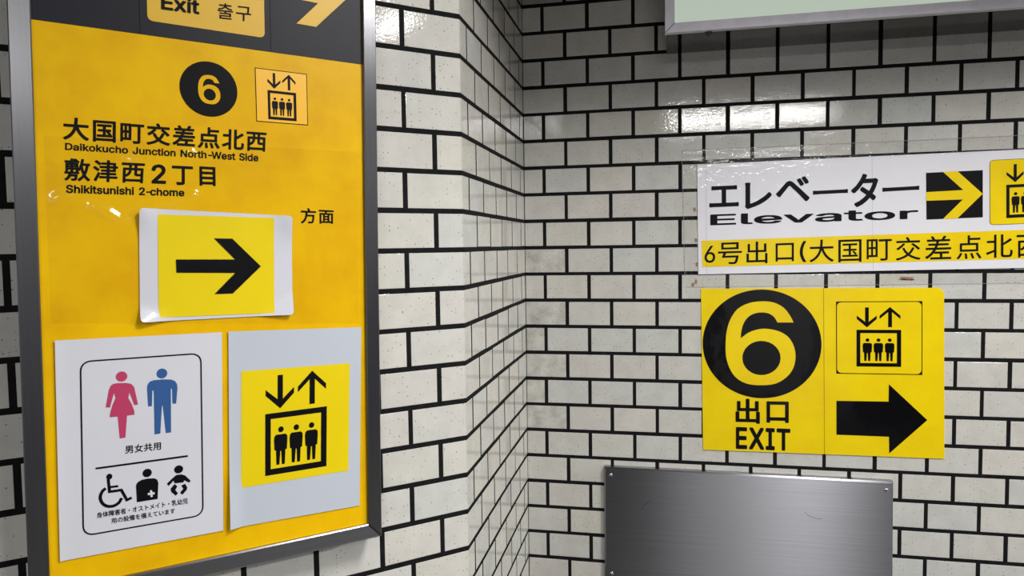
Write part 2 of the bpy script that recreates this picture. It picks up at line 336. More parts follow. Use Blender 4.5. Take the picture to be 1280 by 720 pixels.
 "ex_frame": [[0.7762,-0.14136],[0.96947,-0.13993],[0.97209,-0.31832],[0.77867,-0.31962]],
 "pic4": [[0.82281,-0.15462],[0.92279,-0.15422],[0.92495,-0.29959],[0.82454,-0.30075]],
 "ex_arrow": [[0.77968,-0.38722],[0.89825,-0.38538],[0.89822,-0.34266],[0.98491,-0.42784],[0.90148,-0.51346],[0.90032,-0.47204],[0.78057,-0.47194]],
 "tape_top": [[0.40862,0.24024],[1.28191,0.24461],[1.28276,0.21212],[0.40859,0.20453]],
 "tape_left": [[0.40918,0.20451],[0.44689,0.20512],[0.44897,-0.07521],[0.41533,-0.07707]],
 "tape_bot": [[0.41732,-0.07708],[1.28992,-0.0621],[1.29081,-0.09613],[0.41731,-0.10568]],
 "glue": [[0.93261,-0.08556],[0.44317,-0.09164],[0.43918,0.0911],[0.44313,0.01414],[0.44513,-0.04682],[0.43525,-0.09979]],
 "scratch1": [[0.30515,-0.68463],[0.31341,-0.67138],[0.32572,-0.66003]],
 "scratch2": [[0.70534,-0.66519],[0.71666,-0.67459],[0.73163,-0.67968],[0.74653,-0.68071]],
 "plate": [[0.20831,-0.57676],[0.90722,-0.57828],[0.90877,-0.81126],[0.20842,-0.86994]],
 "plate_wall": [[0.20628,-0.58347],[0.91324,-0.58501],[0.92025,-0.82022]],
 "screws": [[0.22655,-0.59733],[0.89072,-0.59896],[0.22658,-0.86193]],
 "PIC": {"box":[[[0.0,0.6183],[1.0,0.6183],[1.0,0.0],[0.0,0.0]],[[0.0866,0.5625],[0.9045,0.5625],[0.9045,0.0603],[0.0866,0.0603]]],"down":[[[0.194,0.9933],[0.2776,0.9933],[0.2776,0.7522],[0.4567,0.8571],[0.4567,0.7991],[0.2358,0.6585],[0.006,0.7991],[0.006,0.8571],[0.194,0.7522]]],"up":[[[0.7522,1.0],[0.9851,0.8549],[0.9851,0.7991],[0.797,0.9152],[0.797,0.6629],[0.7104,0.6629],[0.7104,0.9152],[0.5194,0.7991],[0.5194,0.8549]]],"man":[[[[0.1463,0.3817],[0.1701,0.3973],[0.3194,0.3973],[0.3493,0.3795],[0.3522,0.346],[0.3433,0.2433],[0.3194,0.2388],[0.3104,0.0938],[0.2627,0.0938],[0.2537,0.2299],[0.2388,0.2299],[0.2239,0.0938],[0.1761,0.0938],[0.1701,0.2388],[0.1463,0.2433],[0.1373,0.346]],[[0.2925,0.4464],[0.2891,0.4353],[0.2794,0.4259],[0.2649,0.4196],[0.2478,0.4174],[0.2306,0.4196],[0.2161,0.4259],[0.2064,0.4353],[0.203,0.4464],[0.2064,0.4575],[0.2161,0.4669],[0.2306,0.4732],[0.2478,0.4754],[0.2649,0.4732],[0.2794,0.4669],[0.2891,0.4575]]],[[[0.394,0.3817],[0.4179,0.3973],[0.5672,0.3973],[0.597,0.3795],[0.6,0.346],[0.591,0.2433],[0.5672,0.2388],[0.5582,0.0938],[0.5104,0.0938],[0.5015,0.2299],[0.4866,0.2299],[0.4716,0.0938],[0.4239,0.0938],[0.4179,0.2388],[0.394,0.2433],[0.3851,0.346]],[[0.5403,0.4464],[0.5369,0.4353],[0.5272,0.4259],[0.5127,0.4196],[0.4955,0.4174],[0.4784,0.4196],[0.4639,0.4259],[0.4542,0.4353],[0.4507,0.4464],[0.4542,0.4575],[0.4639,0.4669],[0.4784,0.4732],[0.4955,0.4754],[0.5127,0.4732],[0.5272,0.4669],[0.5369,0.4575]]],[[[0.6448,0.3817],[0.6687,0.3973],[0.8179,0.3973],[0.8478,0.3795],[0.8507,0.346],[0.8418,0.2433],[0.8179,0.2388],[0.809,0.0938],[0.7612,0.0938],[0.7522,0.2299],[0.7373,0.2299],[0.7224,0.0938],[0.6746,0.0938],[0.6687,0.2388],[0.6448,0.2433],[0.6358,0.346]],[[0.791,0.4464],[0.7876,0.4353],[0.7779,0.4259],[0.7634,0.4196],[0.7463,0.4174],[0.7291,0.4196],[0.7146,0.4259],[0.7049,0.4353],[0.7015,0.4464],[0.7049,0.4575],[0.7146,0.4669],[0.7291,0.4732],[0.7463,0.4754],[0.7634,0.4732],[0.7779,0.4669],[0.7876,0.4575]]]]},
}
GLYPHS = {
 "大": [[231,420,229,353,223,277,31,277,31,238,217,238,201,181,175,126,138,75,88,29,22,-8,37,-23,50,-39,115,-1,166,45,204,96,232,152,251,210,277,144,310,86,350,36,397,-6,451,-39,464,-21,479,-4,425,26,378,67,338,117,306,174,282,238,471,238,471,277,263,277,269,353,271,420]],
 "国": [[296,160,324,131,346,103,372,119,349,146,321,174],[114,98,114,66,389,66,389,98,265,98,265,183,366,183,366,215,265,215,265,287,378,287,378,320,121,320,121,287,230,287,230,215,135,215,135,183,230,183,230,98],[43,398,43,-40,81,-40,81,-15,418,-15,418,-40,457,-40,457,398],[81,20,81,363,418,363,418,20]],
 "町": [[35,377,35,-2,67,-2,67,37,229,37,229,377],[67,343,116,343,116,226,67,226],[67,70,67,193,116,193,116,70],[195,193,195,70,145,70,145,193],[195,226,145,226,145,343,195,343],[252,371,252,334,372,334,372,12,369,2,358,-1,275,0,284,-19,289,-37,349,-36,386,-31,399,-23,407,-9,409,12,409,334,481,334,481,371]],
 "交": [[159,299,123,261,80,225,35,196,65,168,133,221,196,285],[309,278,381,222,437,166,468,191,410,245,339,299],[176,211,143,201,165,154,192,113,224,76,167,40,100,13,24,-7,47,-41,123,-18,192,12,252,51,309,13,377,-17,455,-37,466,-19,479,-3,403,15,336,41,280,76,313,112,341,155,364,203,326,214,306,170,281,132,252,100,208,151],[209,413,243,351,34,351,34,314,466,314,466,351,259,351,281,360,265,391,245,425]],
 "差": [[347,421,309,354,194,354,176,386,152,419,119,406,137,380,152,354,53,354,53,320,220,320,210,277,77,277,77,243,200,243,182,199,30,199,30,164,165,164,126,108,78,62,20,25,47,-8,97,26,140,65,177,111,177,88,278,88,278,16,111,16,111,-19,469,-19,469,16,317,16,317,88,432,88,432,123,185,123,208,164,470,164,470,199,224,199,240,243,427,243,427,277,250,277,260,320,451,320,451,354,350,354,388,409]],
 "点": [[119,233,380,233,380,143,119,143],[170,64,178,11,181,-36,219,-31,215,15,206,67],[274,64,294,12,309,-35,345,-25,330,21,308,71],[376,68,413,14,440,-36,476,-21,447,28,409,81],[89,78,59,22,21,-23,55,-40,94,10,124,68],[83,268,83,108,418,108,418,268,265,268,265,332,455,332,455,367,265,367,265,420,228,420,228,268]],
 "北": [[17,61,34,24,161,78,161,-36,199,-36,199,411,161,411,161,293,32,293,32,256,161,256,161,115],[446,334,390,289,322,244,322,411,282,411,282,40,284,12,290,-7,302,-20,319,-27,344,-29,424,-29,449,-24,466,-11,477,12,484,47,487,95,469,102,452,113,447,49,439,17,421,8,348,8,331,10,323,20,322,40,322,205,402,252,474,301]],
 "西": [[30,388,30,351,178,351,178,279,57,279,57,-38,93,-38,93,-7,410,-7,410,-37,447,-37,447,279,321,279,321,351,470,351,470,388],[93,28,93,122,115,95,154,120,181,148,198,179,208,212,212,244,284,244,284,165,288,134,304,118,335,114,403,114,410,114,410,28],[93,123,93,244,178,244,174,218,166,192,151,167,127,144],[212,279,212,351,284,351,284,279],[321,244,410,244,410,151,400,150,340,150,327,151,322,155,321,165]],
 "敷": [[42,322,42,157,73,157,73,198,135,198,135,173,170,173,170,198,230,198,230,158,263,158,263,321,241,321,170,322,170,346,280,346,280,375,242,375,258,393,205,421,187,403,235,375,170,375,170,419,135,419,135,375,24,375,24,346,135,346,135,322],[135,297,135,271,73,271,73,297],[170,297,230,297,230,271,170,271],[135,248,135,221,73,221,73,248],[170,248,230,248,230,221,170,221],[127,163,139,138,21,138,21,109,98,109,92,78,83,50,69,25,48,3,21,-15,33,-27,43,-41,79,-16,104,15,122,52,212,52,207,12,201,-5,195,-8,186,-9,141,-6,147,-21,150,-37,202,-37,218,-34,230,-26,242,3,250,68,251,82,130,82,134,109,280,109,280,138,176,138,158,172],[343,291,422,291,406,203,383,127,359,204,343,290],[335,421,320,338,299,264,269,203,292,174,322,229,339,154,363,87,337,49,305,16,267,-12,288,-43,340,0,381,51,404,15,431,-15,462,-40,473,-24,486,-11,453,14,425,47,401,86,426,146,444,214,457,291,481,291,481,326,352,326,369,415]],
 "津": [[48,386,93,353,131,321,155,350,116,380,71,412],[18,255,63,222,101,192,123,222,84,250,40,281],[33,-5,66,-29,104,49,140,131,111,155,71,68],[163,145,163,114,281,114,281,70,139,70,139,38,281,38,281,-40,319,-40,319,38,474,38,474,70,319,70,319,114,450,114,450,145,319,145,319,185,439,185,439,260,479,260,479,293,439,293,439,367,319,367,319,420,281,420,281,367,174,367,174,337,281,337,281,293,144,293,144,260,281,260,281,215,171,215,171,185,281,185,281,145],[319,337,404,337,404,293,319,293],[319,215,319,260,404,260,404,215]],
 "丁": [[30,374,30,336,244,336,244,22,240,10,227,7,121,8,132,-14,140,-36,211,-34,257,-28,274,-19,284,-3,287,22,287,336,470,336,470,374]],
 "目": [[117,235,380,235,380,153,117,153],[117,271,117,352,380,352,380,271],[117,117,380,117,380,34,117,34],[79,389,79,-37,117,-37,117,-3,380,-3,380,-37,419,-37,419,389]],
 "方": [[220,409,240,370,254,334,34,334,34,297,171,297,165,227,153,157,129,92,87,34,23,-12,38,-25,51,-41,101,-7,139,33,167,78,187,128,199,181,378,181,369,88,359,32,346,6,335,1,322,0,237,4,246,-14,251,-33,335,-35,359,-30,378,-17,395,16,407,84,418,199,419,217,205,217,212,297,468,297,468,334,257,334,293,349,277,385,256,423]],
 "面": [[195,167,301,167,301,111,195,111],[195,198,195,253,301,253,301,198],[195,80,301,80,301,22,195,22],[29,387,29,351,222,351,208,288,52,288,52,-40,88,-40,88,-14,410,-14,410,-40,448,-40,448,288,247,288,266,351,473,351,473,387],[88,22,88,253,160,253,160,22],[410,22,335,22,335,253,410,253]],
 "エ": [[42,66,42,20,86,22,417,22,458,20,458,66,417,62,270,62,270,293,390,293,432,291,432,335,390,332,115,332,73,335,73,291,115,293,227,293,227,62,86,62]],
 "レ": [[111,16,140,-9,161,0,233,25,299,55,358,91,410,132,454,179,431,214,388,167,335,126,277,90,217,62,158,43,158,327,161,372,112,372,116,327,116,41]],
 "ベ": [[346,339,317,327,342,288,364,247,393,260],[410,365,382,352,407,314,430,273,459,287,435,328],[27,132,64,94,93,132,181,244,196,258,210,260,227,248,324,145,435,14,470,51,348,182,245,287,226,301,208,308,192,306,176,297,161,282,108,218,62,165]],
 "ー": [[51,217,51,168,121,170,395,170,449,168,449,217,395,214,121,214]],
 "タ": [[268,393,223,407,215,386,207,368,174,314,121,252,46,194,80,168,132,209,176,254,212,300,381,300,366,256,343,208,313,162,208,229,181,202,287,130,235,82,171,41,93,9,129,-22,206,14,269,57,320,105,374,60,404,94,347,138,381,191,407,244,425,294,437,321,404,341,389,337,371,336,235,336,246,354]],
 "号": [[130,366,368,366,368,298,130,298],[93,400,93,265,408,265,408,400],[32,220,32,186,135,186,102,96,364,96,349,30,332,-1,322,-4,308,-5,222,-1,231,-19,235,-37,320,-39,344,-35,363,-25,380,-1,394,43,406,113,408,130,158,130,176,186,467,186,467,220]],
 "出": [[52,171,52,-11,407,-11,407,-39,448,-39,448,171,407,171,407,27,270,27,270,202,428,202,428,375,387,375,387,239,270,239,270,420,229,420,229,239,114,239,114,375,75,375,75,202,229,202,229,27,94,27,94,171]],
 "口": [[64,368,64,-28,103,-28,103,15,398,15,398,-26,438,-26,438,368],[103,54,103,330,398,330,398,54]],
 "男": [[114,278,230,278,230,224,114,224],[267,278,385,278,385,224,267,224],[114,362,230,362,230,308,114,308],[267,362,385,362,385,308,267,308],[36,143,36,109,201,109,183,78,158,51,124,28,79,8,22,-8,33,-23,42,-40,107,-21,158,4,196,34,223,69,242,109,400,109,388,32,373,-1,364,-5,351,-6,274,-2,282,-19,286,-37,365,-38,387,-34,405,-24,419,1,430,49,440,127,441,143,252,143,261,192,424,192,424,394,77,394,77,192,222,192,213,143]],
 "女": [[335,261,316,199,291,147,259,104,146,153,195,261],[89,135,159,106,228,76,173,43,105,19,23,3,35,-16,44,-36,135,-14,209,15,269,56,358,7,431,-40,462,-6,388,39,298,86,332,134,357,193,377,261,472,261,472,301,211,301,232,361,250,420,210,425,191,364,167,301,30,301,30,261,150,261,119,193]],
 "共": [[294,75,369,16,432,-40,468,-17,402,38,327,95],[165,94,128,55,81,17,31,-14,61,-41,112,-6,162,35,204,79],[45,314,45,278,140,278,140,159,24,159,24,123,478,123,478,159,360,159,360,278,460,278,460,314,360,314,360,416,322,416,322,314,179,314,179,416,140,416,140,314],[179,159,179,278,322,278,322,159]],
 "用": [[77,385,77,204,76,159,71,113,61,67,44,22,16,-18,32,-29,45,-43,77,4,97,58,108,114,234,114,234,-36,272,-36,272,114,407,114,407,11,403,2,393,-2,315,-1,328,-37,385,-36,421,-31,434,-23,441,-9,444,11,444,385],[114,349,234,349,234,269,114,269],[407,349,407,269,272,269,272,349],[114,233,234,233,234,149,112,149,114,204],[407,233,407,149,272,149,272,233]],
 "身": [[351,266,351,220,143,220,143,266],[351,294,143,294,143,338,351,338],[351,191,351,149,343,142,143,142,143,191],[39,142,39,109,299,109,214,59,121,19,21,-13,44,-44,155,-5,258,44,351,106,351,14,348,3,337,-1,249,1,262,-38,325,-36,363,-31,378,-22,385,-8,388,13,388,136,431,180,470,229,437,245,414,214,388,184,388,371,249,371,272,415,229,422,209,371,106,371,106,142]],
 "体": [[126,418,96,344,58,275,15,219,28,200,37,182,80,240,80,-39,116,-39,116,303,140,355,161,408],[208,88,208,53,291,53,291,-37,327,-37,327,53,408,53,408,88,327,88,327,261,363,176,408,100,458,42,487,72,434,127,387,201,351,283,477,283,477,319,327,319,327,419,291,419,291,319,149,319,149,283,268,283,231,200,183,125,130,69,157,41,208,99,253,174,291,259,291,88]],
 "障": [[248,160,403,160,403,127,248,127],[248,217,403,217,403,184,248,184],[213,243,213,101,310,101,310,65,177,65,177,33,310,33,310,-40,347,-40,347,33,479,33,479,65,347,65,347,101,439,101,439,243],[295,413,307,380,198,380,198,349,273,349,243,341,258,302,177,302,177,271,476,271,476,302,391,302,411,339,374,348,355,302,274,302,293,308,275,349,457,349,457,380,345,380,328,422],[35,400,35,-39,69,-39,69,366,139,366,119,310,96,252,126,215,141,181,145,151,143,130,134,117,126,113,117,112,86,113,93,96,96,79,131,80,146,83,158,89,170,103,176,123,179,148,175,181,160,217,131,257,184,387,159,402,154,400]],
 "害": [[95,104,95,-40,132,-40,132,-22,373,-22,373,-39,411,-39,411,104,270,104,270,136,468,136,468,167,270,167,270,202,425,202,425,231,270,231,270,265,405,265,405,295,270,295,270,328,232,328,232,295,98,295,98,265,232,265,232,231,80,231,80,202,232,202,232,167,34,167,34,136,232,136,232,104],[132,9,132,73,373,73,373,9],[215,415,236,373,42,373,42,284,79,284,79,339,421,339,421,284,459,284,459,373,278,373,252,423]],
 "者": [[419,403,391,369,361,337,361,357,237,357,237,420,200,420,200,357,71,357,71,324,200,324,200,260,27,260,27,226,223,226,123,170,16,126,40,95,132,135,132,-40,170,-40,170,-24,373,-24,373,-38,412,-38,412,173,204,173,285,226,473,226,473,260,329,260,393,320,451,386],[237,260,237,324,349,324,312,291,272,260],[170,62,373,62,373,9,170,9],[170,92,170,141,373,141,373,92]],
 "オ": [[43,71,72,38,159,95,235,161,291,226,292,44,290,33,285,26,274,24,203,30,207,-11,287,-14,312,-9,327,4,332,26,329,263,408,263,449,262,449,304,407,301,328,301,327,350,330,392,284,392,288,350,290,301,108,301,62,304,62,262,109,263,273,263,218,197,139,129]],
 "ス": [[400,335,375,354,337,350,144,350,94,353,94,308,144,310,339,310,320,264,290,215,256,171,198,114,128,62,50,23,82,-11,154,29,219,79,277,135,352,60,415,-14,450,16,384,89,304,166,352,240,388,312]],
 "ト": [[169,44,165,-15,214,-15,211,44,210,209,309,173,407,128,424,171,322,215,210,254,210,335,214,387,165,387,169,335]],
 "メ": [[141,306,115,274,189,224,256,173,201,115,136,61,57,16,92,-15,171,34,235,89,288,146,349,91,406,31,437,66,379,123,314,180,357,255,389,328,405,364,359,380,349,343,322,276,281,207,212,257]],
 "イ": [[43,181,63,142,165,179,254,223,254,38,251,-16,300,-16,297,38,297,249,369,303,432,361,398,392,336,329,262,274,199,239,126,207]],
 "乳": [[313,407,313,36,314,11,320,-7,329,-19,344,-25,366,-27,427,-27,448,-23,462,-12,472,9,477,41,481,84,463,91,447,101,444,43,438,14,425,7,371,7,358,8,352,17,350,35,350,407],[261,421,158,401,35,390,45,359,173,370,287,391],[49,336,69,291,85,249,118,263,101,303,79,348],[124,346,140,300,152,258,184,270,171,311,155,355],[246,368,223,315,197,264,227,252,254,300,282,355],[23,110,27,75,141,87,141,1,139,-5,132,-7,76,-7,88,-40,131,-39,159,-34,170,-27,176,-16,177,1,177,91,282,102,282,136,177,125,177,141,227,183,272,229,247,248,239,246,50,246,50,214,209,214,176,181,141,154,141,121]],
 "幼": [[42,-1,80,11,215,37,222,9,252,22,235,3,214,-15,229,-27,241,-42,285,2,316,55,336,118,347,189,353,268,424,268,419,78,409,12,402,5,393,4,338,6,345,-12,349,-30,409,-30,427,-24,442,-11,452,28,457,120,460,285,460,303,354,303,355,420,319,420,319,303,248,303,248,268,318,268,310,172,290,91,255,25,235,83,206,147,175,135,204,69,93,51,169,159,238,281,201,297,172,237,79,231,123,313,162,404,124,419,86,320,56,259,40,235,26,224,39,187,40,188,66,193,153,202,106,126,73,81,48,50,29,36]],
 "児": [[222,256,396,256,396,177,222,177],[222,365,396,365,396,287,222,287],[185,398,185,143,434,143,434,398],[72,406,72,136,108,136,108,406],[292,129,292,14,293,-7,299,-22,309,-31,326,-36,350,-38,424,-38,445,-35,460,-27,470,-10,477,17,480,55,462,61,445,70,442,23,435,3,421,-2,354,-2,338,-1,331,4,330,14,330,129],[159,128,151,89,137,56,112,29,73,7,18,-10,30,-25,40,-43,101,-22,144,5,172,39,190,80,200,128]],
 "の": [[238,321,227,252,210,186,184,118,159,80,135,68,121,71,107,82,95,100,86,125,83,159,90,201,110,242,142,278,185,306],[280,322,326,311,363,289,390,258,407,220,413,177,406,129,387,91,358,62,324,41,286,28,243,22,267,-16,332,0,384,28,422,67,446,116,454,175,445,233,420,284,380,323,327,350,263,359,193,348,133,319,86,274,55,218,44,156,49,110,63,73,82,45,107,28,133,22,160,28,185,47,209,78,230,122,250,178,267,250]],
 "設": [[45,269,45,239,193,239,193,269],[45,203,45,174,194,174,194,203],[24,335,24,304,214,304,214,335],[78,407,99,373,116,340,146,358,129,389,108,422],[209,199,209,164,252,164,230,157,263,96,306,45,252,15,193,-6,193,137,45,137,45,-34,78,-34,78,-10,192,-10,210,-40,275,-15,335,21,392,-15,459,-39,470,-21,483,-5,419,15,364,45,401,86,431,134,453,191,430,201,423,199],[78,105,160,105,160,22,78,22],[257,402,257,347,256,325,251,302,240,280,222,259,195,239,219,212,249,235,270,261,283,289,290,318,292,346,292,367,375,367,375,287,378,256,390,240,415,235,448,235,473,237,470,270,448,267,418,267,412,271,411,286,411,402],[405,164,375,112,335,68,294,112,264,164]],
 "備": [[117,420,90,344,55,274,16,216,36,178,76,237,76,-39,113,-39,113,308,133,358,151,410],[355,418,355,369,272,369,272,418,236,418,236,369,160,369,160,334,236,334,236,286,146,286,146,251,218,251,173,205,119,169,142,138,186,169,186,-39,222,-39,222,37,301,37,301,-28,335,-28,335,37,414,37,414,-2,413,-6,408,-8,374,-8,385,-38,414,-37,436,-33,447,-21,450,-2,450,212,230,212,259,251,472,251,472,286,392,286,392,334,460,334,460,369,392,369,392,418],[272,286,272,334,355,334,355,286],[301,110,301,66,222,66,222,110],[335,110,414,110,414,66,335,66],[301,139,222,139,222,180,301,180],[335,139,335,180,414,180,414,139]],
 "を": [[441,221,425,258,384,239,293,198,279,223,256,238,226,243,190,238,157,225,181,262,202,302,286,307,368,316,368,353,293,343,216,338,230,396,189,399,185,369,177,337,144,336,59,342,59,304,141,301,163,301,139,257,101,206,48,148,82,123,127,175,152,194,182,207,213,212,234,208,249,198,259,181,224,161,192,140,165,115,147,87,141,54,147,23,165,1,193,-13,229,-20,270,-23,340,-20,407,-14,408,27,337,18,271,15,242,15,217,19,198,27,185,40,181,60,191,91,218,118,260,144,258,66,297,66,295,162,397,205]],
 "え": [[156,395,150,358,253,342,348,331,354,368,257,378],[364,252,340,279,316,273,133,260,91,261,94,217,135,222,289,234,83,28,58,6,96,-21,150,41,198,91,215,104,235,109,253,102,265,82,282,23,297,-3,322,-16,358,-20,407,-17,452,-12,454,30,410,23,360,20,338,23,324,32,316,47,300,103,291,121,278,133,262,139,242,140,336,229]],
 "て": [[43,332,47,289,165,305,282,318,255,297,229,269,208,234,194,194,189,149,200,89,232,44,277,12,330,-8,387,-16,401,26,352,31,305,46,266,70,239,107,229,158,234,195,248,232,272,267,304,296,343,316,391,323,441,324,441,364,306,355,87,335]],
 "い": [[112,349,63,350,66,328,67,306,68,244,72,172,84,104,102,54,124,20,150,1,179,-5,198,-1,217,11,236,33,254,65,273,110,241,145,225,96,204,58,179,43,159,49,142,68,128,97,118,135,111,182,108,245,108,301],[372,335,333,322,375,250,404,162,420,70,460,87,444,176,413,264]],
 "ま": [[250,89,251,56,243,29,224,16,198,12,157,17,135,32,128,53,137,73,161,88,202,94],[93,237,93,199,218,192,247,192,249,124,207,127,167,123,135,113,111,97,96,76,91,51,96,24,109,4,132,-11,163,-20,202,-23,236,-19,261,-8,278,7,287,26,290,47,289,78,336,56,377,30,410,3,433,38,397,65,348,93,287,116,284,193,353,197,422,205,423,242,354,233,283,229,283,235,283,299,418,310,419,347,351,338,283,333,284,364,287,397,244,397,246,367,246,332,223,332,159,335,95,343,96,306,158,300,224,297,246,297,246,235,246,227,219,227,157,230]],
 "す": [[284,186,281,147,265,123,240,116,214,121,196,138,189,165,196,193,215,211,240,218,258,215,273,204],[48,327,49,288,156,294,273,297,273,246,257,250,240,252,212,247,188,235,169,217,156,193,152,165,156,135,168,112,186,95,209,84,234,81,257,84,277,95,249,55,204,26,145,6,178,-27,238,-2,281,31,308,69,323,109,328,151,323,186,312,215,311,297,318,297,464,295,465,332,318,332,311,332,311,365,314,396,268,396,271,365,272,332]],
 "・": [[250,243,223,236,204,217,197,190,204,163,223,144,250,137,277,144,296,163,303,190,296,217,277,236]],
 "출": [[76,-2,76,-34,395,-34,395,-2,116,-2,116,41,381,41,381,140,250,140,250,181,433,181,433,213,26,213,26,181,209,181,209,140,75,140,75,109,341,109,341,70,76,70],[67,374,67,342,206,342,194,318,171,297,137,281,95,270,47,265,59,233,131,245,190,269,229,305,269,269,328,245,399,233,412,265,364,270,322,281,288,297,264,318,252,342,392,342,392,374,250,374,250,416,209,416,209,374]],
 "구": [[25,190,25,156,208,156,208,-40,249,-40,249,156,434,156,434,190,368,190,378,276,380,345,380,384,76,384,76,351,339,351,339,345,337,276,325,190]],
 "D": [[109,0,48,0,48,29,107,29,136,31,159,40,177,55,189,75,197,99,200,128,197,156,190,180,177,200,160,214,138,223,110,226,47,226,47,254,113,254,147,251,176,239,200,221,217,196,227,164,231,128,227,91,217,59,199,34,175,15,145,4],[62,254,62,0,30,0,30,254]],
 "a": [[80,-4,63,-3,47,2,34,11,24,22,17,37,15,54,17,69,22,80,29,90,39,97,63,105,89,110,117,113,133,117,136,121,138,127,138,128,133,148,120,161,98,165,75,161,59,150,50,137,20,146,29,161,39,173,52,182,66,188,97,192,119,190,143,180,153,172,161,160,167,145,168,126,168,0,138,0,138,26,136,26,126,12,108,1],[85,23,101,24,114,29,124,37,132,47,136,57,138,69,138,95,130,91,116,88,100,86,88,84,67,79,52,70,47,62,46,52,51,36,65,26]],
 "i": [[26,0,26,190,57,190,57,0],[42,221,34,223,27,227,22,234,21,242,22,249,27,256,34,260,42,262,50,260,57,256,62,249,63,242,62,234,57,227,50,223]],
 "k": [[55,68,55,106,60,106,142,190,180,190,92,100,89,100],[26,0,26,254,57,254,57,0],[147,0,74,93,96,114,186,0]],
 "o": [[104,-4,79,-1,58,8,41,23,28,43,20,66,17,94,20,122,28,146,41,165,58,180,79,189,104,192,128,189,149,180,167,165,180,146,188,122,191,94,188,66,180,43,167,23,149,8,128,-1],[104,23,121,26,135,33,146,44,154,59,158,75,160,94,158,112,154,129,146,144,135,155,121,162,104,165,86,162,73,155,62,144,54,129,50,112,48,94,50,75,54,59,62,44,73,33,86,26]],
 "u": [[91,-3,73,-1,57,5,44,15,35,29,28,47,26,69,26,190,57,190,57,72,60,52,68,37,82,28,100,25,113,27,125,31,134,38,142,48,146,61,148,76,148,190,179,190,179,0,149,0,149,46,154,46,143,23,129,8,111,0]],
 "c": [[104,-4,79,-1,58,8,41,23,28,43,20,66,17,94,20,122,28,146,41,165,58,180,79,189,104,192,130,189,153,178,170,161,181,138,151,131,145,145,135,155,121,162,104,165,86,162,73,155,62,144,54,129,50,112,48,94,50,75,54,59,62,44,73,33,86,26,104,23,121,26,135,33,146,44,152,59,181,51,171,28,153,11,130,0]],
 "h": [[57,113,57,0,26,0,26,254,57,254,57,144,51,144,62,166,76,181,94,189,114,192,132,190,148,184,161,174,170,160,177,142,179,120,179,0,148,0,148,118,145,137,136,152,123,161,105,165,92,163,80,159,71,151,63,141,58,129]],
 "J": [[93,-3,62,2,38,16,22,40,17,73,17,86,49,86,49,73,52,52,61,37,75,28,93,25,110,28,124,37,133,52,136,73,136,254,168,254,168,73,163,40,147,16,123,2]],
 "n": [[57,113,57,0,26,0,26,190,56,190,56,144,51,144,62,166,76,181,94,189,114,192,132,190,147,184,160,174,170,160,176,142,179,120,179,0,148,0,148,118,145,137,136,152,123,161,105,165,92,163,80,159,71,151,63,141,58,129]],
 "t": [[102,190,102,164,3,164,3,190],[32,236,63,236,63,49,64,38,68,31,75,26,85,25,93,26,101,27,107,1,96,-1,84,-2,62,1,46,11,36,26,32,46]],
 "N": [[30,0,30,254,68,254,172,91,181,75,194,53,207,27,202,27,200,54,200,79,199,97,199,254,232,254,232,0,193,0,101,145,89,165,74,191,54,226,60,227,61,192,62,164,62,145,62,0]],
 "r": [[26,0,26,190,56,190,56,160,58,160,65,173,76,184,90,190,107,192,115,192,122,192,122,161,115,162,103,163,91,161,80,157,70,151,63,142,58,131,57,118,57,0]],
 "-": [[168,122,168,94,57,94,57,122]],
 "W": [[78,0,8,254,41,254,82,98,88,73,93,47,98,20,95,20,100,47,106,73,112,98,153,254,190,254,231,98,237,73,243,47,249,20,244,20,249,47,255,73,261,98,302,254,335,254,265,0,228,0,184,161,176,196,168,237,175,237,167,197,159,161,115,0]],
 "e": [[106,-4,80,-1,58,8,41,23,28,42,20,66,17,93,20,121,28,145,40,165,58,180,78,189,103,192,133,187,147,180,160,170,170,157,179,141,184,121,186,97,186,85,37,85,37,110,169,110,155,101,153,119,149,134,141,147,131,157,118,163,103,165,87,163,73,157,62,147,54,135,50,121,48,105,48,89,50,69,55,53,64,40,76,31,90,25,106,23,127,26,143,36,153,53,182,45,177,32,168,20,156,10,141,2,125,-3]],
 "s": [[91,-4,72,-3,56,2,42,9,31,19,23,32,18,47,47,53,53,40,62,30,75,25,91,23,108,25,122,31,131,40,134,51,132,60,127,68,118,74,106,78,75,85,52,93,36,104,27,119,23,137,26,152,33,166,43,177,58,185,74,190,94,192,112,191,127,186,140,179,149,170,162,145,134,139,129,149,121,158,110,164,94,166,78,164,65,158,57,150,54,139,56,129,62,122,86,111,115,105,137,97,153,86,162,71,166,53,163,37,156,24,145,12,130,3,112,-2]],
 "S": [[112,-4,86,-2,64,5,46,15,32,30,23,48,19,68,52,68,55,55,62,44,71,35,83,29,112,25,128,26,143,30,155,37,165,46,171,57,173,70,171,81,166,89,148,102,122,111,92,120,64,130,43,145,30,163,26,186,29,206,37,224,51,238,69,249,90,256,114,258,137,256,158,249,175,238,189,224,197,208,200,189,169,189,163,206,151,219,134,227,112,229,97,228,84,224,73,218,64,209,59,199,58,188,60,176,65,167,85,154,106,147,132,140,156,132,179,119,197,99,202,85,204,69,201,50,193,32,180,17,162,5,139,-2]],
 "d": [[98,-4,75,-1,56,8,40,23,27,42,20,66,17,94,20,122,27,146,40,166,56,180,75,189,98,192,114,191,126,186,144,173,153,160,155,160,155,254,186,254,186,0,156,0,156,29,153,29,143,16,126,2,114,-3],[102,23,118,26,132,32,142,43,150,58,154,75,156,95,154,114,150,131,142,145,132,156,118,163,102,165,86,163,72,156,62,145,54,131,50,114,48,95,50,75,54,58,62,44,73,33,86,26]],
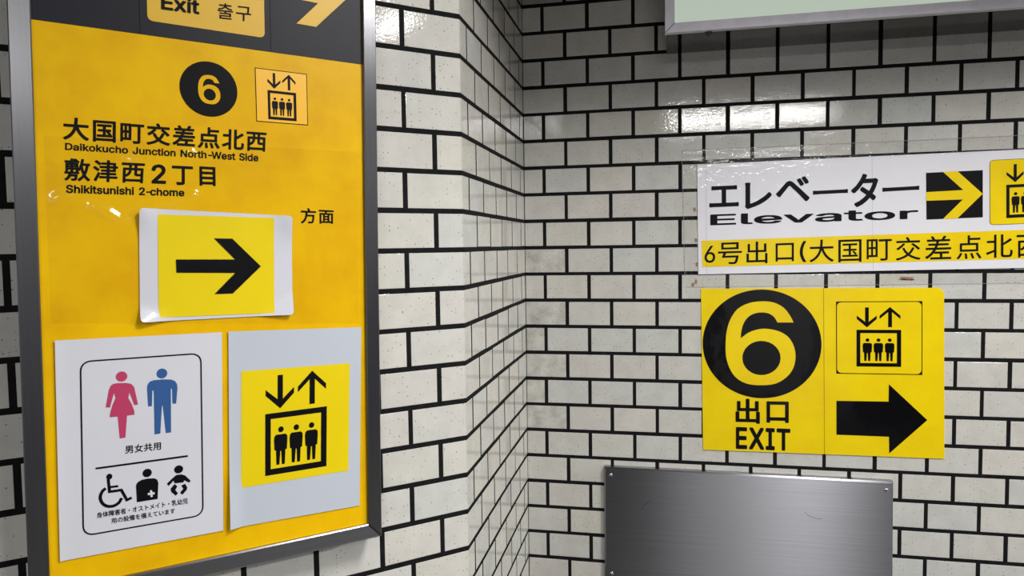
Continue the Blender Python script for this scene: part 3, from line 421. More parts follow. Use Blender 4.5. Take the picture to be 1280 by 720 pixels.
 "2": [[32,0,32,24,117,114,141,141,155,163,160,186,159,198,154,209,146,218,137,224,112,230,98,228,86,224,77,216,69,207,65,195,64,181,33,181,35,202,43,221,55,237,72,248,91,255,112,258,134,255,153,248,169,237,181,223,188,205,191,186,185,159,168,129,133,90,76,30,76,28,195,28,195,0]],
 "m": [[26,0,26,190,56,190,56,148,54,148,59,162,66,173,86,188,110,193,129,190,144,180,154,166,160,147,156,147,161,160,169,172,190,187,218,193,234,191,249,186,261,177,270,164,276,148,278,128,278,0,248,0,248,127,245,145,236,156,224,163,209,165,197,164,187,160,173,145,168,124,168,0,137,0,137,130,134,144,126,156,115,163,100,165,79,160,70,154,63,145,58,133,57,119,57,0]],
 "E": [[30,0,30,254,186,254,186,226,62,226,62,143,178,143,178,114,62,114,62,29,188,29,188,0]],
 "x": [[10,0,86,109,86,86,14,190,50,190,74,153,90,127,104,103,88,103,101,127,117,153,141,190,176,190,104,84,104,107,179,0,143,0,115,43,100,68,86,91,102,91,89,68,74,43,46,0]],
 "X": [[9,0,109,142,109,118,15,254,52,254,89,200,102,181,112,164,122,146,116,146,126,164,136,181,149,200,187,254,223,254,129,119,129,143,228,0,191,0,146,65,134,83,125,98,115,116,122,116,113,98,103,83,91,65,46,0]],
 "I": [[16,0,16,29,59,29,59,226,16,226,16,254,135,254,135,226,91,226,91,29,135,29,135,0]],
 "T": [[16,226,16,254,208,254,208,226,128,226,128,0,96,0,96,226]],
 "l": [[70,-1,50,2,37,10,29,24,26,42,26,254,57,254,57,49,60,31,65,27,73,26,80,26,85,27,90,1,81,0]],
 "v": [[81,0,9,190,42,190,83,78,93,43,103,10,92,10,101,43,112,78,152,190,186,190,113,0]],
 "6": [[113,-3,91,-1,71,7,55,20,42,37,34,58,32,81,34,100,40,119,69,170,126,254,161,254,75,131,73,131,83,144,98,153,117,157,139,155,158,147,173,136,185,120,192,101,194,79,192,56,184,36,171,20,155,7,135,-1],[113,24,127,26,139,31,149,40,157,51,162,64,164,79,162,94,157,107,149,118,139,126,127,131,113,133,99,131,87,126,77,118,69,107,64,94,62,79,64,64,69,51,77,40,87,31,99,26]],
 "(": [[45,103,50,162,66,221,88,270,118,270,95,214,81,157,76,103,80,57,94,8,118,-48,88,-48,69,-11,56,27,47,66]],
}
ADVANCE = {"D":251,"a":195,"i":83,"k":190,"o":208,"u":205,"c":198,"h":205,"J":198,"n":205,"t":114,"N":262,"r":130,"-":227,"W":343,"e":202,"s":182,"S":223,"d":212,"2":227,"m":305,"E":209,"x":189,"X":237,"I":150,"T":224,"l":95,"v":195,"6":227,"(":137," ":94}


# ------------------------------------------------------------------ walls: u runs to the right along the wall, z is up
Q = 0.07                       # course height
TP = 1.6657 * Q                # tile pitch
GM, GB = 0.8306, -0.7558
LM = 8.945 * Q
MD = Vector((math.cos(GM), math.sin(GM), 0))
CORNER = MD * LM
WALLS = {'L': (Vector((0, 0, 0)), 0.0), 'M': (Vector((0, 0, 0)), GM), 'B': (CORNER, GB)}


def wmat(w, u=0.0, z=0.0, off=0.0):
    p, a = WALLS[w]
    m = Matrix.Rotation(a, 4, 'Z')
    return Matrix.Translation(p) @ m @ Matrix.Translation((u, -off, z))


class Thing:
    """A thing on a wall; mesh coordinates are (u - u0, -off, z - z0)."""
    def __init__(self, name, w, u0, z0, label=None, cat=None, group=None, kind=None):
        self.u0, self.z0, self.w = u0, z0, w
        self.o = bpy.data.objects.new(name, None); COL.objects.link(self.o)
        self.o.empty_display_size = 0.05
        self.o.matrix_world = wmat(w, u0, z0)
        if label: self.o['label'] = label
        if cat: self.o['category'] = cat
        if group: self.o['group'] = group
        if kind: self.o['kind'] = kind

    def P(self, u, z, off):
        return (u - self.u0, -off, z - self.z0)

    def mesh(self, name, verts, faces, material, parent=None, label=None, smooth=False):
        me = bpy.data.meshes.new(name)
        me.from_pydata([self.P(*v) for v in verts], [], faces)
        me.materials.append(material); me.update()
        if smooth:
            for p in me.polygons: p.use_smooth = True
        o = bpy.data.objects.new(name, me); COL.objects.link(o)
        o.parent = parent or self.o
        if label: o['label'] = label
        return o

    def flat(self, name, shapes, off, material, parent=None, label=None):
        """shapes: list of loop lists (first outline, then holes) in (u, z)."""
        V, F = [], []
        for loops in shapes:
            self._tess(loops, off, V, F)
        return self.mesh(name, V, F, material, parent, label)

    def _tess(self, loops, off, V, F):
        base = len(V)
        flat3 = [[Vector((x, z, 0)) for x, z in lp] for lp in loops]
        allp = [p for lp in flat3 for p in lp]
        V += [(p.x, p.y, off) for p in allp]
        for a, b, c in tessellate_polygon(flat3):
            n = (allp[b] - allp[a]).cross(allp[c] - allp[a]).z
            if abs(n) < 1e-14: continue
            F.append((base + a, base + b, base + c) if n > 0 else (base + a, base + c, base + b))

    def prism(self, name, loop, off0, off1, material, parent=None, label=None, bev=0.0):
        """closed outline (u, z) from off0 (wall side) to off1 (front)."""
        n = len(loop)
        area2 = sum(loop[i][0] * loop[(i + 1) % n][1] - loop[(i + 1) % n][0] * loop[i][1] for i in range(n))
        if area2 < 0: loop = loop[::-1]
        cx = sum(p[0] for p in loop) / n; cz = sum(p[1] for p in loop) / n
        rings = [(off0, 0.0), (off1 - bev, 0.0)] + ([(off1, bev)] if bev else [])
        V = []
        for off, ins in rings:
            for i, (u, z) in enumerate(loop):
                if ins:
                    a = Vector(loop[i - 1]); b = Vector(loop[i]); c = Vector(loop[(i + 1) % n])
                    e1 = (b - a).normalized(); e2 = (c - b).normalized()
                    n1 = Vector((-e1.y, e1.x)); n2 = Vector((-e2.y, e2.x))
                    k = (n1 + n2); k = k / max(0.3, k.dot(n1))
                    u, z = u + k.x * ins, z + k.y * ins
                V.append((u, z, off))
        F = []
        for r in range(len(rings) - 1):
            for i in range(n):
                j = (i + 1) % n
                F.append((r * n + i, r * n + j, (r + 1) * n + j, (r + 1) * n + i))
        top = (len(rings) - 1) * n
        pts = [Vector((V[top + i][0], V[top + i][1], 0)) for i in range(n)]
        for a, b, c in tessellate_polygon([pts]):
            s = (pts[b] - pts[a]).cross(pts[c] - pts[a]).z
            F.append((top + a, top + b, top + c) if s > 0 else (top + a, top + c, top + b))
            F.append((a, c, b) if s > 0 else (a, b, c))
        return self.mesh(name, V, F, material, parent, label)


def quad_map(q):
    """unit square -> quad TL, TR, BR, BL of (u, z); y up."""
    tl, tr, br, bl = [Vector(p) for p in q]
    return lambda x, y: tuple((bl * (1 - x) + br * x) * (1 - y) + (tl * (1 - x) + tr * x) * y)


def rect(u0, z0, u1, z1):
    return [(u0, z0), (u1, z0), (u1, z1), (u0, z1)]


def rounded(q, r, k=6):
    """rounded quad from four corners (u, z)."""
    out = []
    n = len(q)
    for i in range(n):
        a, b, c = Vector(q[i - 1]), Vector(q[i]), Vector(q[(i + 1) % n])
        p0 = b + (a - b).normalized() * r; p2 = b + (c - b).normalized() * r
        for j in range(k + 1):
            t = j / k
            # circular-looking blend
            w = (1 - t) ** 2, 2 * t * (1 - t) * 0.86, t * t
            s = sum(w)
            out.append(tuple((p0 * w[0] + b * w[1] + p2 * w[2]) / s))
    return out


def inset(q, d):
    n = len(q)
    ar = sum(q[i][0] * q[(i + 1) % n][1] - q[(i + 1) % n][0] * q[i][1] for i in range(n))
    sgn = 1 if ar > 0 else -1
    out = []
    for i in range(n):
        a, b, c = Vector(q[i - 1]), Vector(q[i]), Vector(q[(i + 1) % n])
        e1 = (b - a).normalized(); e2 = (c - b).normalized()
        n1 = Vector((-e1.y, e1.x)) * sgn; n2 = Vector((-e2.y, e2.x)) * sgn
        k = n1 + n2; k = k / max(0.3, k.dot(n1))
        out.append(tuple(b + k * d))
    return out


def ellipse(pl, pr, pt, pb, n=64):
    """ellipse through the measured left / right / top / bottom extremes"""
    cx = (pl[0] + pr[0]) / 2; cz = (pt[1] + pb[1]) / 2
    rx = (pr[0] - pl[0]) / 2; rz = (pt[1] - pb[1]) / 2
    return [(cx + rx * math.cos(2 * math.pi * i / n), cz + rz * math.sin(2 * math.pi * i / n)) for i in range(n)]


def stroke(pts, w, closed=False):
    P = [Vector(p) for p in pts]; n = len(P); Lf, Rt = [], []
    for i in range(n):
        e1 = (P[i] - P[i - 1]).normalized() if i else (P[1] - P[0]).normalized()
        e2 = (P[i + 1] - P[i]).normalized() if i < n - 1 else e1
        n1 = Vector((-e1.y, e1.x)); n2 = Vector((-e2.y, e2.x)); k = n1 + n2; k = k / max(0.5, k.dot(n1))
        Lf.append(tuple(P[i] + k * w / 2)); Rt.append(tuple(P[i] - k * w / 2))
    return Lf + Rt[::-1]


def smooth_line(P, k=3):
    P = [P[0]] + list(P) + [P[-1]]; out = []
    for i in range(1, len(P) - 2):
        a, b, c, d = [Vector(P[i + j]) for j in (-1, 0, 1, 2)]
        for j in range(k):
            t = j / k
            out.append(tuple(0.5 * (2 * b + (c - a) * t + (2 * a - 5 * b + 4 * c - d) * t * t + (3 * b - a - 3 * c + d) * t ** 3)))
    out.append(tuple(P[-2]))
    return out


# ------------------------------------------------------------------ lettering from embedded outlines (units of 1/500 em)
ADVANCE['-'] = 165; ADVANCE['2'] = 200


def text_loops(s, spacing=0):
    X = 0; loops = []
    for ch in s:
        if ch in GLYPHS:
            lat = ch in ADVANCE and ch not in '口'
            for g in GLYPHS[ch]:
                loops.append([(g[i] + X, g[i + 1]) for i in range(0, len(g), 2)])
            X += (ADVANCE[ch] if ch in ADVANCE else 500) + spacing
        else:
            X += 130
    return loops


def group_loops(loops):
    """split a glyph run into islands: each outline with the holes inside it"""
    def ar(l): return sum(l[i][0] * l[(i + 1) % len(l)][1] - l[(i + 1) % len(l)][0] * l[i][1] for i in range(len(l))) / 2
    def inside(p, l):
        c = False
        for i in range(len(l)):
            (x1, y1), (x2, y2) = l[i - 1], l[i]
            if (y1 > p[1]) != (y2 > p[1]) and p[0] < (x2 - x1) * (p[1] - y1) / (y2 - y1) + x1: c = not c
        return c
    L = sorted(loops, key=lambda l: -abs(ar(l))); out = []; sign = {}
    bb = [(min(p[0] for p in l), max(p[0] for p in l), min(p[1] for p in l), max(p[1] for p in l)) for l in L]
    depth = []; owner = []
    for i, l in enumerate(L):
        d, o = 0, None
        cx = l[0]
        for j in range(i):
            if bb[j][0] <= bb[i][0] and bb[j][1] >= bb[i][1] and bb[j][2] <= bb[i][2] and bb[j][3] >= bb[i][3] and ar(L[j]) * 1 != 0 and inside(cx, L[j]):
                d += 1; o = j
        depth.append(d); owner.append(o)
    idx = {}
    for i, l in enumerate(L):
        if depth[i] % 2 == 0:
            idx[i] = len(out); out.append([l])
    for i, l in enumerate(L):
        if depth[i] % 2 == 1:
            k = owner[i]
            while k is not None and k not in idx: k = owner[k]
            out[idx[k]].append(l) if k is not None else None
    return out


def lettering(T, s, quad, off, material, bold=0.0, spacing=0, parent=None, name='lettering', label=None):
    """string fitted to a quad on the wall; bold is the extra stroke in em/500 units"""
    islands = group_loops(text_loops(s, spacing))
    xs = [p[0] for i in islands for p in i[0]]; ys = [p[1] for i in islands for p in i[0]]
    x0, x1, y0, y1 = min(xs) - bold, max(xs) + bold, min(ys) - bold, max(ys) + bold
    fm = quad_map(quad)
    base_v, base_f = [], []
    for isl in islands:
        b = len(base_v)
        f3 = [[Vector((x, y, 0)) for x, y in lp] for lp in isl]
        ap = [p for lp in f3 for p in lp]
        base_v += [(p.x, p.y) for p in ap]
        for a, bb, c in tessellate_polygon(f3):
            nn = (ap[bb] - ap[a]).cross(ap[c] - ap[a]).z
            if abs(nn) < 1e-9: continue
            base_f.append((b + a, b + bb, b + c) if nn > 0 else (b + a, b + c, b + bb))
    shifts = [(0, 0)]
    if bold:
        shifts += [(bold * math.cos(k * math.pi / 4) * (1.0 if k % 2 == 0 else 1.15), bold * math.sin(k * math.pi / 4) * (1.0 if k % 2 == 0 else 1.15)) for k in range(8)]
    V, F = [], []
    for k, (dx, dy) in enumerate(shifts):
        b = len(V)
        for x, y in base_v:
            u, z = fm(min(1, max(0, (x + dx - x0) / (x1 - x0))), min(1, max(0, (y + dy - y0) / (y1 - y0))))
            V.append((u, z, off + k * 0.000006))
        F += [(a + b, c + b, d + b) for a, c, d in base_f]
    return T.mesh(name, V, F, material, parent, label)


def pictogram(T, quad, off, ink, parent=None, clip=None):
    """up and down arrows over a lift car with three people"""
    fm = quad_map(quad)
    mp = lambda lp: [fm(x, y) for x, y in lp]
    P = D['PIC']
    a = T.flat('lift_symbol', [[mp(l) for l in P['box']]], off, ink, parent)
    for k in ('down', 'up'):
        T.flat(k + '_arrow', [[mp(P[k][0])]], off, ink, a if parent is None else parent)
    for body, head in P['man']:
        T.flat('passenger_figure', [[mp(body)], [mp(head)]], off, ink, a if parent is None else parent)
    return a


# ------------------------------------------------------------------ the setting: tiled walls
def slab(name, w, u0, u1, z0, z1, off0, off1, m, label=None):
    T = Thing(name, w, u0, z0)
    bpy.data.objects.remove(T.o)
    me = bpy.data.meshes.new(name)
    vs = [(u, -o, z) for o in (off0, off1) for z in (0, z1 - z0) for u in (0, u1 - u0)]
    me.from_pydata(vs, [], [(0, 1, 3, 2), (4, 6, 7, 5), (0, 4, 5, 1), (2, 3, 7, 6), (0, 2, 6, 4), (1, 5, 7, 3)])
    bm = bmesh.new(); bm.from_mesh(me); bmesh.ops.recalc_face_normals(bm, faces=bm.faces); bm.to_mesh(me); bm.free()
    me.materials.append(m)
    o = bpy.data.objects.new(name, me); COL.objects.link(o)
    o.matrix_world = wmat(w, u0, z0)
    o['kind'] = 'structure'
    if label: o['label'] = label
    return o


JT = 0.0092           # joint width
ZB, ZT = -15 * Q, 12 * Q
MORT = -0.0006


def tile_mesh(path, h, name='tile', ch=0.0007, depth=0.0042):
    """path: plan polyline (x, y) of the front face, outward normal to the right-hand side (-y for +x). Chamfered all round."""
    P = [Vector(p) for p in path]
    seg = [(P[i + 1] - P[i]).normalized() for i in range(len(P) - 1)]
    nrm = [Vector((s.y, -s.x)) for s in seg]
    cols = []      # (point, normal, depthlevel)
    def at(i):     # mitred normal
        if i == 0: return nrm[0]
        if i == len(P) - 1: return nrm[-1]
        k = nrm[i - 1] + nrm[i]; return k / k.dot(nrm[i])
    cols.append((P[0], nrm[0], 2)); cols.append((P[0], nrm[0], 1)); cols.append((P[0] + seg[0] * ch, nrm[0], 0))
    for i in range(1, len(P) - 1): cols.append((P[i], at(i), 0))
    cols.append((P[-1] - seg[-1] * ch, nrm[-1], 0)); cols.append((P[-1], nrm[-1], 1)); cols.append((P[-1], nrm[-1], 2))
    rows = [(0, 2), (0, 1), (ch, 0), (h - ch, 0), (h, 1), (h, 2)]
    dl = {0: 0.0, 1: 0.0003, 2: depth}
    V, F = [], []
    for z, rl in rows:
        for p, n, cl in cols:
            q = p - n * dl[max(rl, cl)]
            V.append((q.x, q.y, z))
    nc = len(cols)
    for r in range(5):
        for c in range(nc - 1):
            F.append((r * nc + c, r * nc + c + 1, (r + 1) * nc + c + 1, (r + 1) * nc + c))
    me = bpy.data.meshes.new(name); me.from_pydata(V, [], F)
    bm = bmesh.new(); bm.from_mesh(me)
    bmesh.ops.remove_doubles(bm, verts=bm.verts, dist=1e-6)
    bmesh.ops.dissolve_degenerate(bm, edges=bm.edges, dist=1e-6)
    bm.to_mesh(me); bm.free()
    me.materials.append(M['tile'])
    return me


H = Q - JT
MESHES = {}


def lay(wall_obj, w, ua, ub, r, name='tile', smudged=False):
    """one tile of course r (top line at z=-r*Q) between u=ua and u=ub"""
    ln = round(ub - ua, 4)
    if ln < 0.006: return
    key = (ln, smudged)
    if key not in MESHES:
        MESHES[key] = tile_mesh([(0, 0), (ln, 0)], H)
        if smudged: MESHES[key].materials[0] = M['tile_smudged']
    o = bpy.data.objects.new(name, MESHES[key]); COL.objects.link(o)
    o.parent = wall_obj
    jit = Matrix.Rotation(random.gauss(0, 0.0022), 4, 'X') @ Matrix.Rotation(random.gauss(0, 0.0008), 4, 'Z')
    mw = wmat(w, ua + random.gauss(0, 0.0003), -(r + 1) * Q + JT / 2 + random.gauss(0, 0.0003), random.uniform(-0.0001, 0.0001)) @ jit
    o.matrix_parent_inverse = wall_obj.matrix_world.inverted()
    o.matrix_basis = mw
    return o


C0 = 0.4636 * TP; M0 = 0.4219 * TP; DB = -0.0388 * TP
wall_left = slab('wall_left', 'L', -2.6, 0.0, -1.6, 1.1, -0.12, MORT, M['mortar'], 'wall of cream speckled glazed tiles with black joints behind the framed sign')
wall_middle = slab('wall_middle', 'M', 0.0, LM + 0.12, -1.6, 1.1, -0.12, MORT, M['mortar'], 'narrow return wall of glossy tiles between the two longer walls')
wall_right = slab('wall_right', 'B', -0.12, 2.9, -1.6, 1.1, -0.12, MORT, M['mortar'], 'wall of glazed tiles with black joints behind the exit signs')
bpy.context.view_layer.update()
corner_cache = {}
for r in range(-9, 11):
    odd = r % 2 != 0
    # wall_left: joints from the outer corner leftwards
    first = C0 if odd else C0 + TP / 2
    u = -first
    k = 0
    while k < (9 if r > -8 else 9):
        lay(wall_left, 'L', u - TP + JT / 2, u - JT / 2, r); u -= TP; k += 1
    # tile bent round the outer corner
    mfirst = (M0 + TP / 2) if odd else M0
    if odd not in corner_cache:
        e = 0.0015
        a = Vector((-first + JT / 2, 0)); c1 = Vector((-e, 0)); c2 = MD.to_2d() * e; b = MD.to_2d() * (mfirst - JT / 2)
        mid = (c1 + c2) / 2 + Vector((0, 0)) * 0
        corner_cache[odd] = tile_mesh([a, c1, c2, b], H, 'corner_tile')
    o = bpy.data.objects.new('corner_tile', corner_cache[odd]); COL.objects.link(o)
    o.parent = wall_left; o.matrix_parent_inverse = wall_left.matrix_world.inverted()
    o.matrix_basis = Matrix.Translation((0, 0, -(r + 1) * Q + JT / 2))
for r in range(-11, 13):
    odd = r % 2 != 0
    if not (-9 <= r < 11):
        lay(wall_middle, 'M', 0.002, ((M0 + TP / 2) if odd else M0) - JT / 2, r)
    u = (M0 + TP / 2) if odd else M0
    while u < LM:
        e = min(u + TP, LM)
        lay(wall_middle, 'M', u + JT / 2, e - (JT / 2 if e < LM else 0.0012), r); u += TP
for r in range(-10, 13):
    odd = r % 2 != 0
    u = DB + (TP / 2 if odd else TP)
    lay(wall_right, 'B', 0.0012, u - JT / 2, r, smudged=(r in (0, 2, 3, 4, 5, 6)))
    for k in range(12):
        lay(wall_right, 'B', u + JT / 2, u + TP - JT / 2, r); u += TP


def plain_box(name, x0, x1, y0, y1, z0, z1, m, kind='structure'):
    me = bpy.data.meshes.new(name)
    vs = [(x, y, z) for z in (z0, z1) for y in (y0, y1) for x in (x0, x1)]
    me.from_pydata(vs, [], [(0, 2, 3, 1), (4, 5, 7, 6), (0, 1, 5, 4), (2, 6, 7, 3), (0, 4, 6, 2), (1, 3, 7, 5)])
    me.materials.append(m)
    o = bpy.data.objects.new(name, me); COL.objects.link(o)
    if kind: o['kind'] = kind
    return o


plain_box('floor', -6, 6, -5, 3, -1.70, -1.60, M['floor'])
plain_box('ceiling', -6, 6, -5, 3, 1.10, 1.20, M['plaster'])
plain_box('wall_back', -6, 6, -4.75, -4.65, -1.6, 1.1, M['backwall'])
plain_box('reflection_panel_1', -3.15, -2.10, -4.65, -4.60, -1.6, 1.1, M['white_reflect'])  # unseen light and dark panels added to band the steel cover's reflection
plain_box('reflection_panel_5', -2.10, -1.62, -4.65, -4.60, -1.6, 1.1, M['mid_reflect'])
plain_box('reflection_panel_6', -1.62, 0.30, -4.65, -4.55, -1.6, 1.1, M['dark_reflect'])
plain_box('reflection_panel_7', -3.70, -3.40, -4.65, -4.60, -1.6, 1.1, M['mid_reflect'])
plain_box('reflection_panel_2', -6, -3.95, -4.65, -4.50, -1.6, 1.1, M['dark_reflect'])
plain_box('reflection_panel_3', 0.9, 1.7, -4.65, -4.45, -1.6, 1.1, M['dark_reflect'])
# unseen soffit added over the recess to shade the top of the right wall
SOFFIT_OUT = 0.82
slab('shading_soffit', 'B', -1.4, 2.9, 0.70, 1.1, 0.0, SOFFIT_OUT, M['soffit'])

# ------------------------------------------------------------------ framed amber sign on the left wall
fo, fi = D['frame_out'], D['frame_in']
def lerp_line(p, q, z): t = (z - p[1]) / (q[1] - p[1]); return p[0] + (q[0] - p[0]) * t
ZS0, ZS1 = -0.4772, 0.56
ZI0 = -0.4520
def ol(z): return lerp_line(fo[0], fo[1], z)
def orr(z): return lerp_line(fo[2], fo[3], z)
def il(z): return lerp_line(fi[0], fi[1], z)
def ir(z): return lerp_line(fi[2], fi[3], z)
S = Thing('wall_sign', 'L', (ol(ZS0) + orr(ZS0)) / 2, ZS0,
          'large amber direction sign in a brushed steel frame on the left wall', 'sign')
FT = 0.055
zt = ZS1 - (ZI0 - ZS0)
S.prism('frame_upright', [(ol(ZS0), ZS0), (il(ZI0), ZI0), (il(zt), zt), (ol(ZS1), ZS1)], 0.0, FT, M['frame_steel_v'], bev=0.0015)
S.prism('frame_upright', [(orr(ZS0), ZS0), (orr(ZS1), ZS1), (ir(zt), zt), (ir(ZI0), ZI0)], 0.0, FT, M['frame_steel_v'], bev=0.0015)
S.prism('frame_rail', [(ol(ZS0), ZS0), (orr(ZS0), ZS0), (ir(ZI0), ZI0), (il(ZI0), ZI0)], 0.0, FT, M['frame_steel_h'], bev=0.0020)
S.prism('frame_rail', [(ol(ZS1), ZS1), (il(zt), zt), (ir(zt), zt), (orr(ZS1), ZS1)], 0.0, FT, M['frame_steel_h'], bev=0.0020)
PF = 0.048
panel = S.prism('acrylic_panel', [(il(ZI0) - .001, ZI0 - .001), (ir(ZI0) + .001, ZI0 - .001), (ir(zt) + .001, zt + .001), (il(zt) - .001, zt + .001)], 0.0, PF, M['panel_yellow'])
def hz(u): p, q = D['hdr_line']; return p[1] + (q[1] - p[1]) * (u - p[0]) / (q[0] - p[0])
ua, ub = il(hz(-0.65)) , -0.2045
hdr = S.flat('header_panel', [[[(ua, hz(ua)), (ub, hz(ub)), (ub + .001, zt), (il(zt), zt)]]], PF + .0004, M['header_black'])
S.flat('painted_shade', [[[(ub, hz(ub)), (ir(hz(ub)) - .0004, hz(ub)), (ir(zt) - .0004, zt), (ub + .001, zt)]]], PF + .0003, M['ink'], label='painted shade between header and frame')  # flat dark strip stands in for the shade beside the frame
PO = PF + .0008
bq = D['badge']
slope = (bq[1][1] - bq[0][1]) / (bq[1][0] - bq[0][0])
bw = [(bq[0][0], bq[0][1]), (bq[1][0], bq[1][1]), (bq[1][0] + .002, bq[1][1] + 0.135), (bq[0][0] + .002, bq[0][1] + 0.135)]
badge = S.flat('exit_badge', [[rounded(bw, 0.008)]], PO, M['badge_yellow'], hdr)
lettering(S, 'Exit', D['exit_txt'], PO + .0004, M['ink'], 12, parent=hdr)
lettering(S, '출구', D['kor_txt'], PO + .0004, M['ink'], 5, parent=hdr)
S.flat('header_arrow', [[D['hdr_arrow']]], PO, M['badge_yellow'], hdr)
for i in (0, 2):
    p, q = D['hdr_seam'][i], D['hdr_seam'][i + 1]
    q = (q[0], hz(q[0])); p = (q[0] + .002, zt)
    S.flat('header_seam', [[stroke([q, p], 0.0009)]], PF + .0006, M['ink'], hdr)
PO = PF + .0004
disc = S.flat('number_disc', [[ellipse(*D['disc'])]], PO, M['ink'])
fm = quad_map(D['six_l'])
S.flat('numeral', [[[fm(x, y) for x, y in lp] for lp in D['SIX']]], PO + .0003, M['panel_yellow'], disc)
pf = D['pic1_frame']
plate1 = S.flat('lift_badge', [[pf, inset(pf, 0.0010)]], PO + .0002, M['ink'])
S.flat('badge_ground', [[inset(pf, 0.0010)]], PO, M['light_amber'], plate1)
pictogram(S, D['pic1'], PO + .0003, M['ink'], plate1)
lettering(S, '大国町交差点北西', D['t_daikoku'], PO, M['ink'], 11, 30)
lettering(S, 'Daikokucho Junction North-West Side', D['t_daikoku_en'], PO, M['ink'], 11)
lettering(S, '敷津西', D['t_shiki'], PO, M['ink'], 10, 40)
lettering(S, '2', D['t_two'], PO, M['ink'], 9)
lettering(S, '丁目', D['t_chome'], PO, M['ink'], 13, 60)
lettering(S, 'Shikitsunishi 2-chome', D['t_shiki_en'], PO, M['ink'], 12)
lettering(S, '方面', D['t_houmen'], PO, M['ink'], 10, 40)



def seg_dist(p, a, b):
    ab = b - a; k = max(0.0, min(1.0, (p - a).dot(ab) / ab.length_squared))
    return (p - (a + ab * k)).length

# ------------------------------------------------------------------ papers taped over the sign
def sheet(T, name, quad, off, thick, material, fz, nx=28, nz=28, rc=0.0, parent=None, label=None):
    """thin sheet with real thickness; fz(s, t) lifts it off the surface, s to the right, t up in 0..1; rc rounds the corners"""
    fm = quad_map(quad)
    V, F = [], []
    w = (Vector(quad[1]) - Vector(quad[0])).length; h = (Vector(quad[0]) - Vector(quad[3])).length
    def uvz(i, j):
        s, t = i / nx, j / nz
        if rc:
            # pull the outermost points in so that the corners read as rounded
            dx = min(s, 1 - s) * w; dy = min(t, 1 - t) * h
            if dx < rc and dy < rc:
                ex, ey = rc - dx, rc - dy; d = math.hypot(ex, ey)
                if d > rc:
                    ex *= rc / d; ey *= rc / d
                    s2 = (rc - ex) / w; t2 = (rc - ey) / h
                    s = s2 if s < .5 else 1 - s2; t = t2 if t < .5 else 1 - t2
        u, z = fm(s, t)
        return u, z, fz(i / nx, j / nz)
    for side in (0, 1):
        for j in range(nz + 1):
            for i in range(nx + 1):
                u, z, d = uvz(i, j)
                V.append((u, z, off + d - side * thick))
    n = (nx + 1) * (nz + 1); R_ = nx + 1
    if thick == 0:
        F = [(j * R_ + i, j * R_ + i + 1, j * R_ + i + 1 + R_, j * R_ + i + R_) for j in range(nz) for i in range(nx)]
        return T.mesh(name, V[:n], F, material, parent, label, smooth=True)
    for j in range(nz):
        for i in range(nx):
            a = j * R_ + i
            F.append((a, a + 1, a + 1 + R_, a + R_)); F.append((n + a, n + a + R_, n + a + 1 + R_, n + a + 1))
    for i in range(nx):
        F.append((i, n + i, n + i + 1, i + 1)); a = nz * R_ + i; F.append((a, a + 1, n + a + 1, n + a))
    for j in range(nz):
        a = j * R_; F.append((a, a + R_, n + a + R_, n + a)); a = j * R_ + nx; F.append((a, n + a, n + a + R_, a + R_))
    o = T.mesh(name, V, F, material, parent, label, smooth=True)
    o.data.set_sharp_from_angle(angle=0.8)
    return o


def gs(x, w): return math.exp(-(x / w) ** 2)


# clear protective film over the middle of the sign, blistered beside the arrow sheet
RIDGES = [[Vector(p) for p in r] for r in D['film_ridges']]
FQ = D['film_area']
ffm = quad_map(FQ)
def blister(s, t):
    p = Vector(ffm(s, t)); h = 0.0
    for r, hh in zip(RIDGES, (.0022, .0016, .0026, .0012, .0014)):
        d = min(seg_dist(p, r[i], r[i + 1]) for i in range(len(r) - 1))
        h += 1.7 * hh * gs(d, .0060)
    return h
film = sheet(S, 'clear_film', FQ, PF + .0009, 0, M['film_clear'], blister, 130, 90, label='clear film with glinting blisters')
# laminated arrow sheet
q = D['as_sheet']
A = Thing('paper_sign', 'L', (q[2][0] + q[3][0]) / 2, q[3][1], 'curling laminated sheet with one black arrow taped to the amber sign', 'paper sign')
def lift_a(s, t):
    e = 0.0012
    e += 0.0075 * gs(s, .09) * gs(1 - t, .16)          # top left corner lifts
    e += 0.0060 * gs(1 - s, .10) * gs(1 - t, .20)
    e += 0.0100 * gs(s, .12) * gs(t, .08)               # bottom left curl
    e += 0.0070 * max(0, (s - .87) + (.12 - t)) / .2
    return e
sheet(A, 'laminated_sheet', q, 0.0487, 0.0003, M['paper_lam'], lift_a, 48, 40, 0.006)
yq = D['as_yellow']
sheet(A, 'yellow_ground', yq, 0.0490, 0.0002, M['poster_yellow'], lambda s, t: 0.0003 + lift_a(0.115 + s * .765, .05 + t * .87), 24, 20)
A.flat('arrow', [[D['as_arrow']]], 0.0487 + .0012 + .0014, M['ink'])

# toilet notice
q = D['n1_sheet']
NT = Thing('toilet_notice', 'L', (q[2][0] + q[3][0]) / 2, q[3][1], 'white paper notice with pink and blue figures on the amber sign', 'notice')
lift1 = lambda s, t: 0.0014 + 0.0010 * gs(s, .02)
sheet(NT, 'paper_sheet', q, 0.0487, 0.0003, M['paper'], lift1, 24, 24)
N1 = 0.0487 + 0.0014 + 0.0004
b = D['n1_border']
NT.flat('border_line', [[rounded(b, 0.0145), inset(rounded(b, 0.0145), 0.0020)]], N1, M['ink'])
NT.flat('woman_figure', [[ellipse(*D['woman_head'], n=32)], [D['woman_body']]], N1, M['pink'], label='pink woman symbol')
NT.flat('man_figure', [[ellipse(*D['man_head'], n=32)], [D['man_body']]], N1, M['blue'], label='blue man symbol')
lettering(NT, '男女共用', D['t_danjo'], N1, M['ink'], 9, 15)
NT.flat('rule_line', [[D['n1_rule']]], N1, M['ink'])
ww = 0.0037
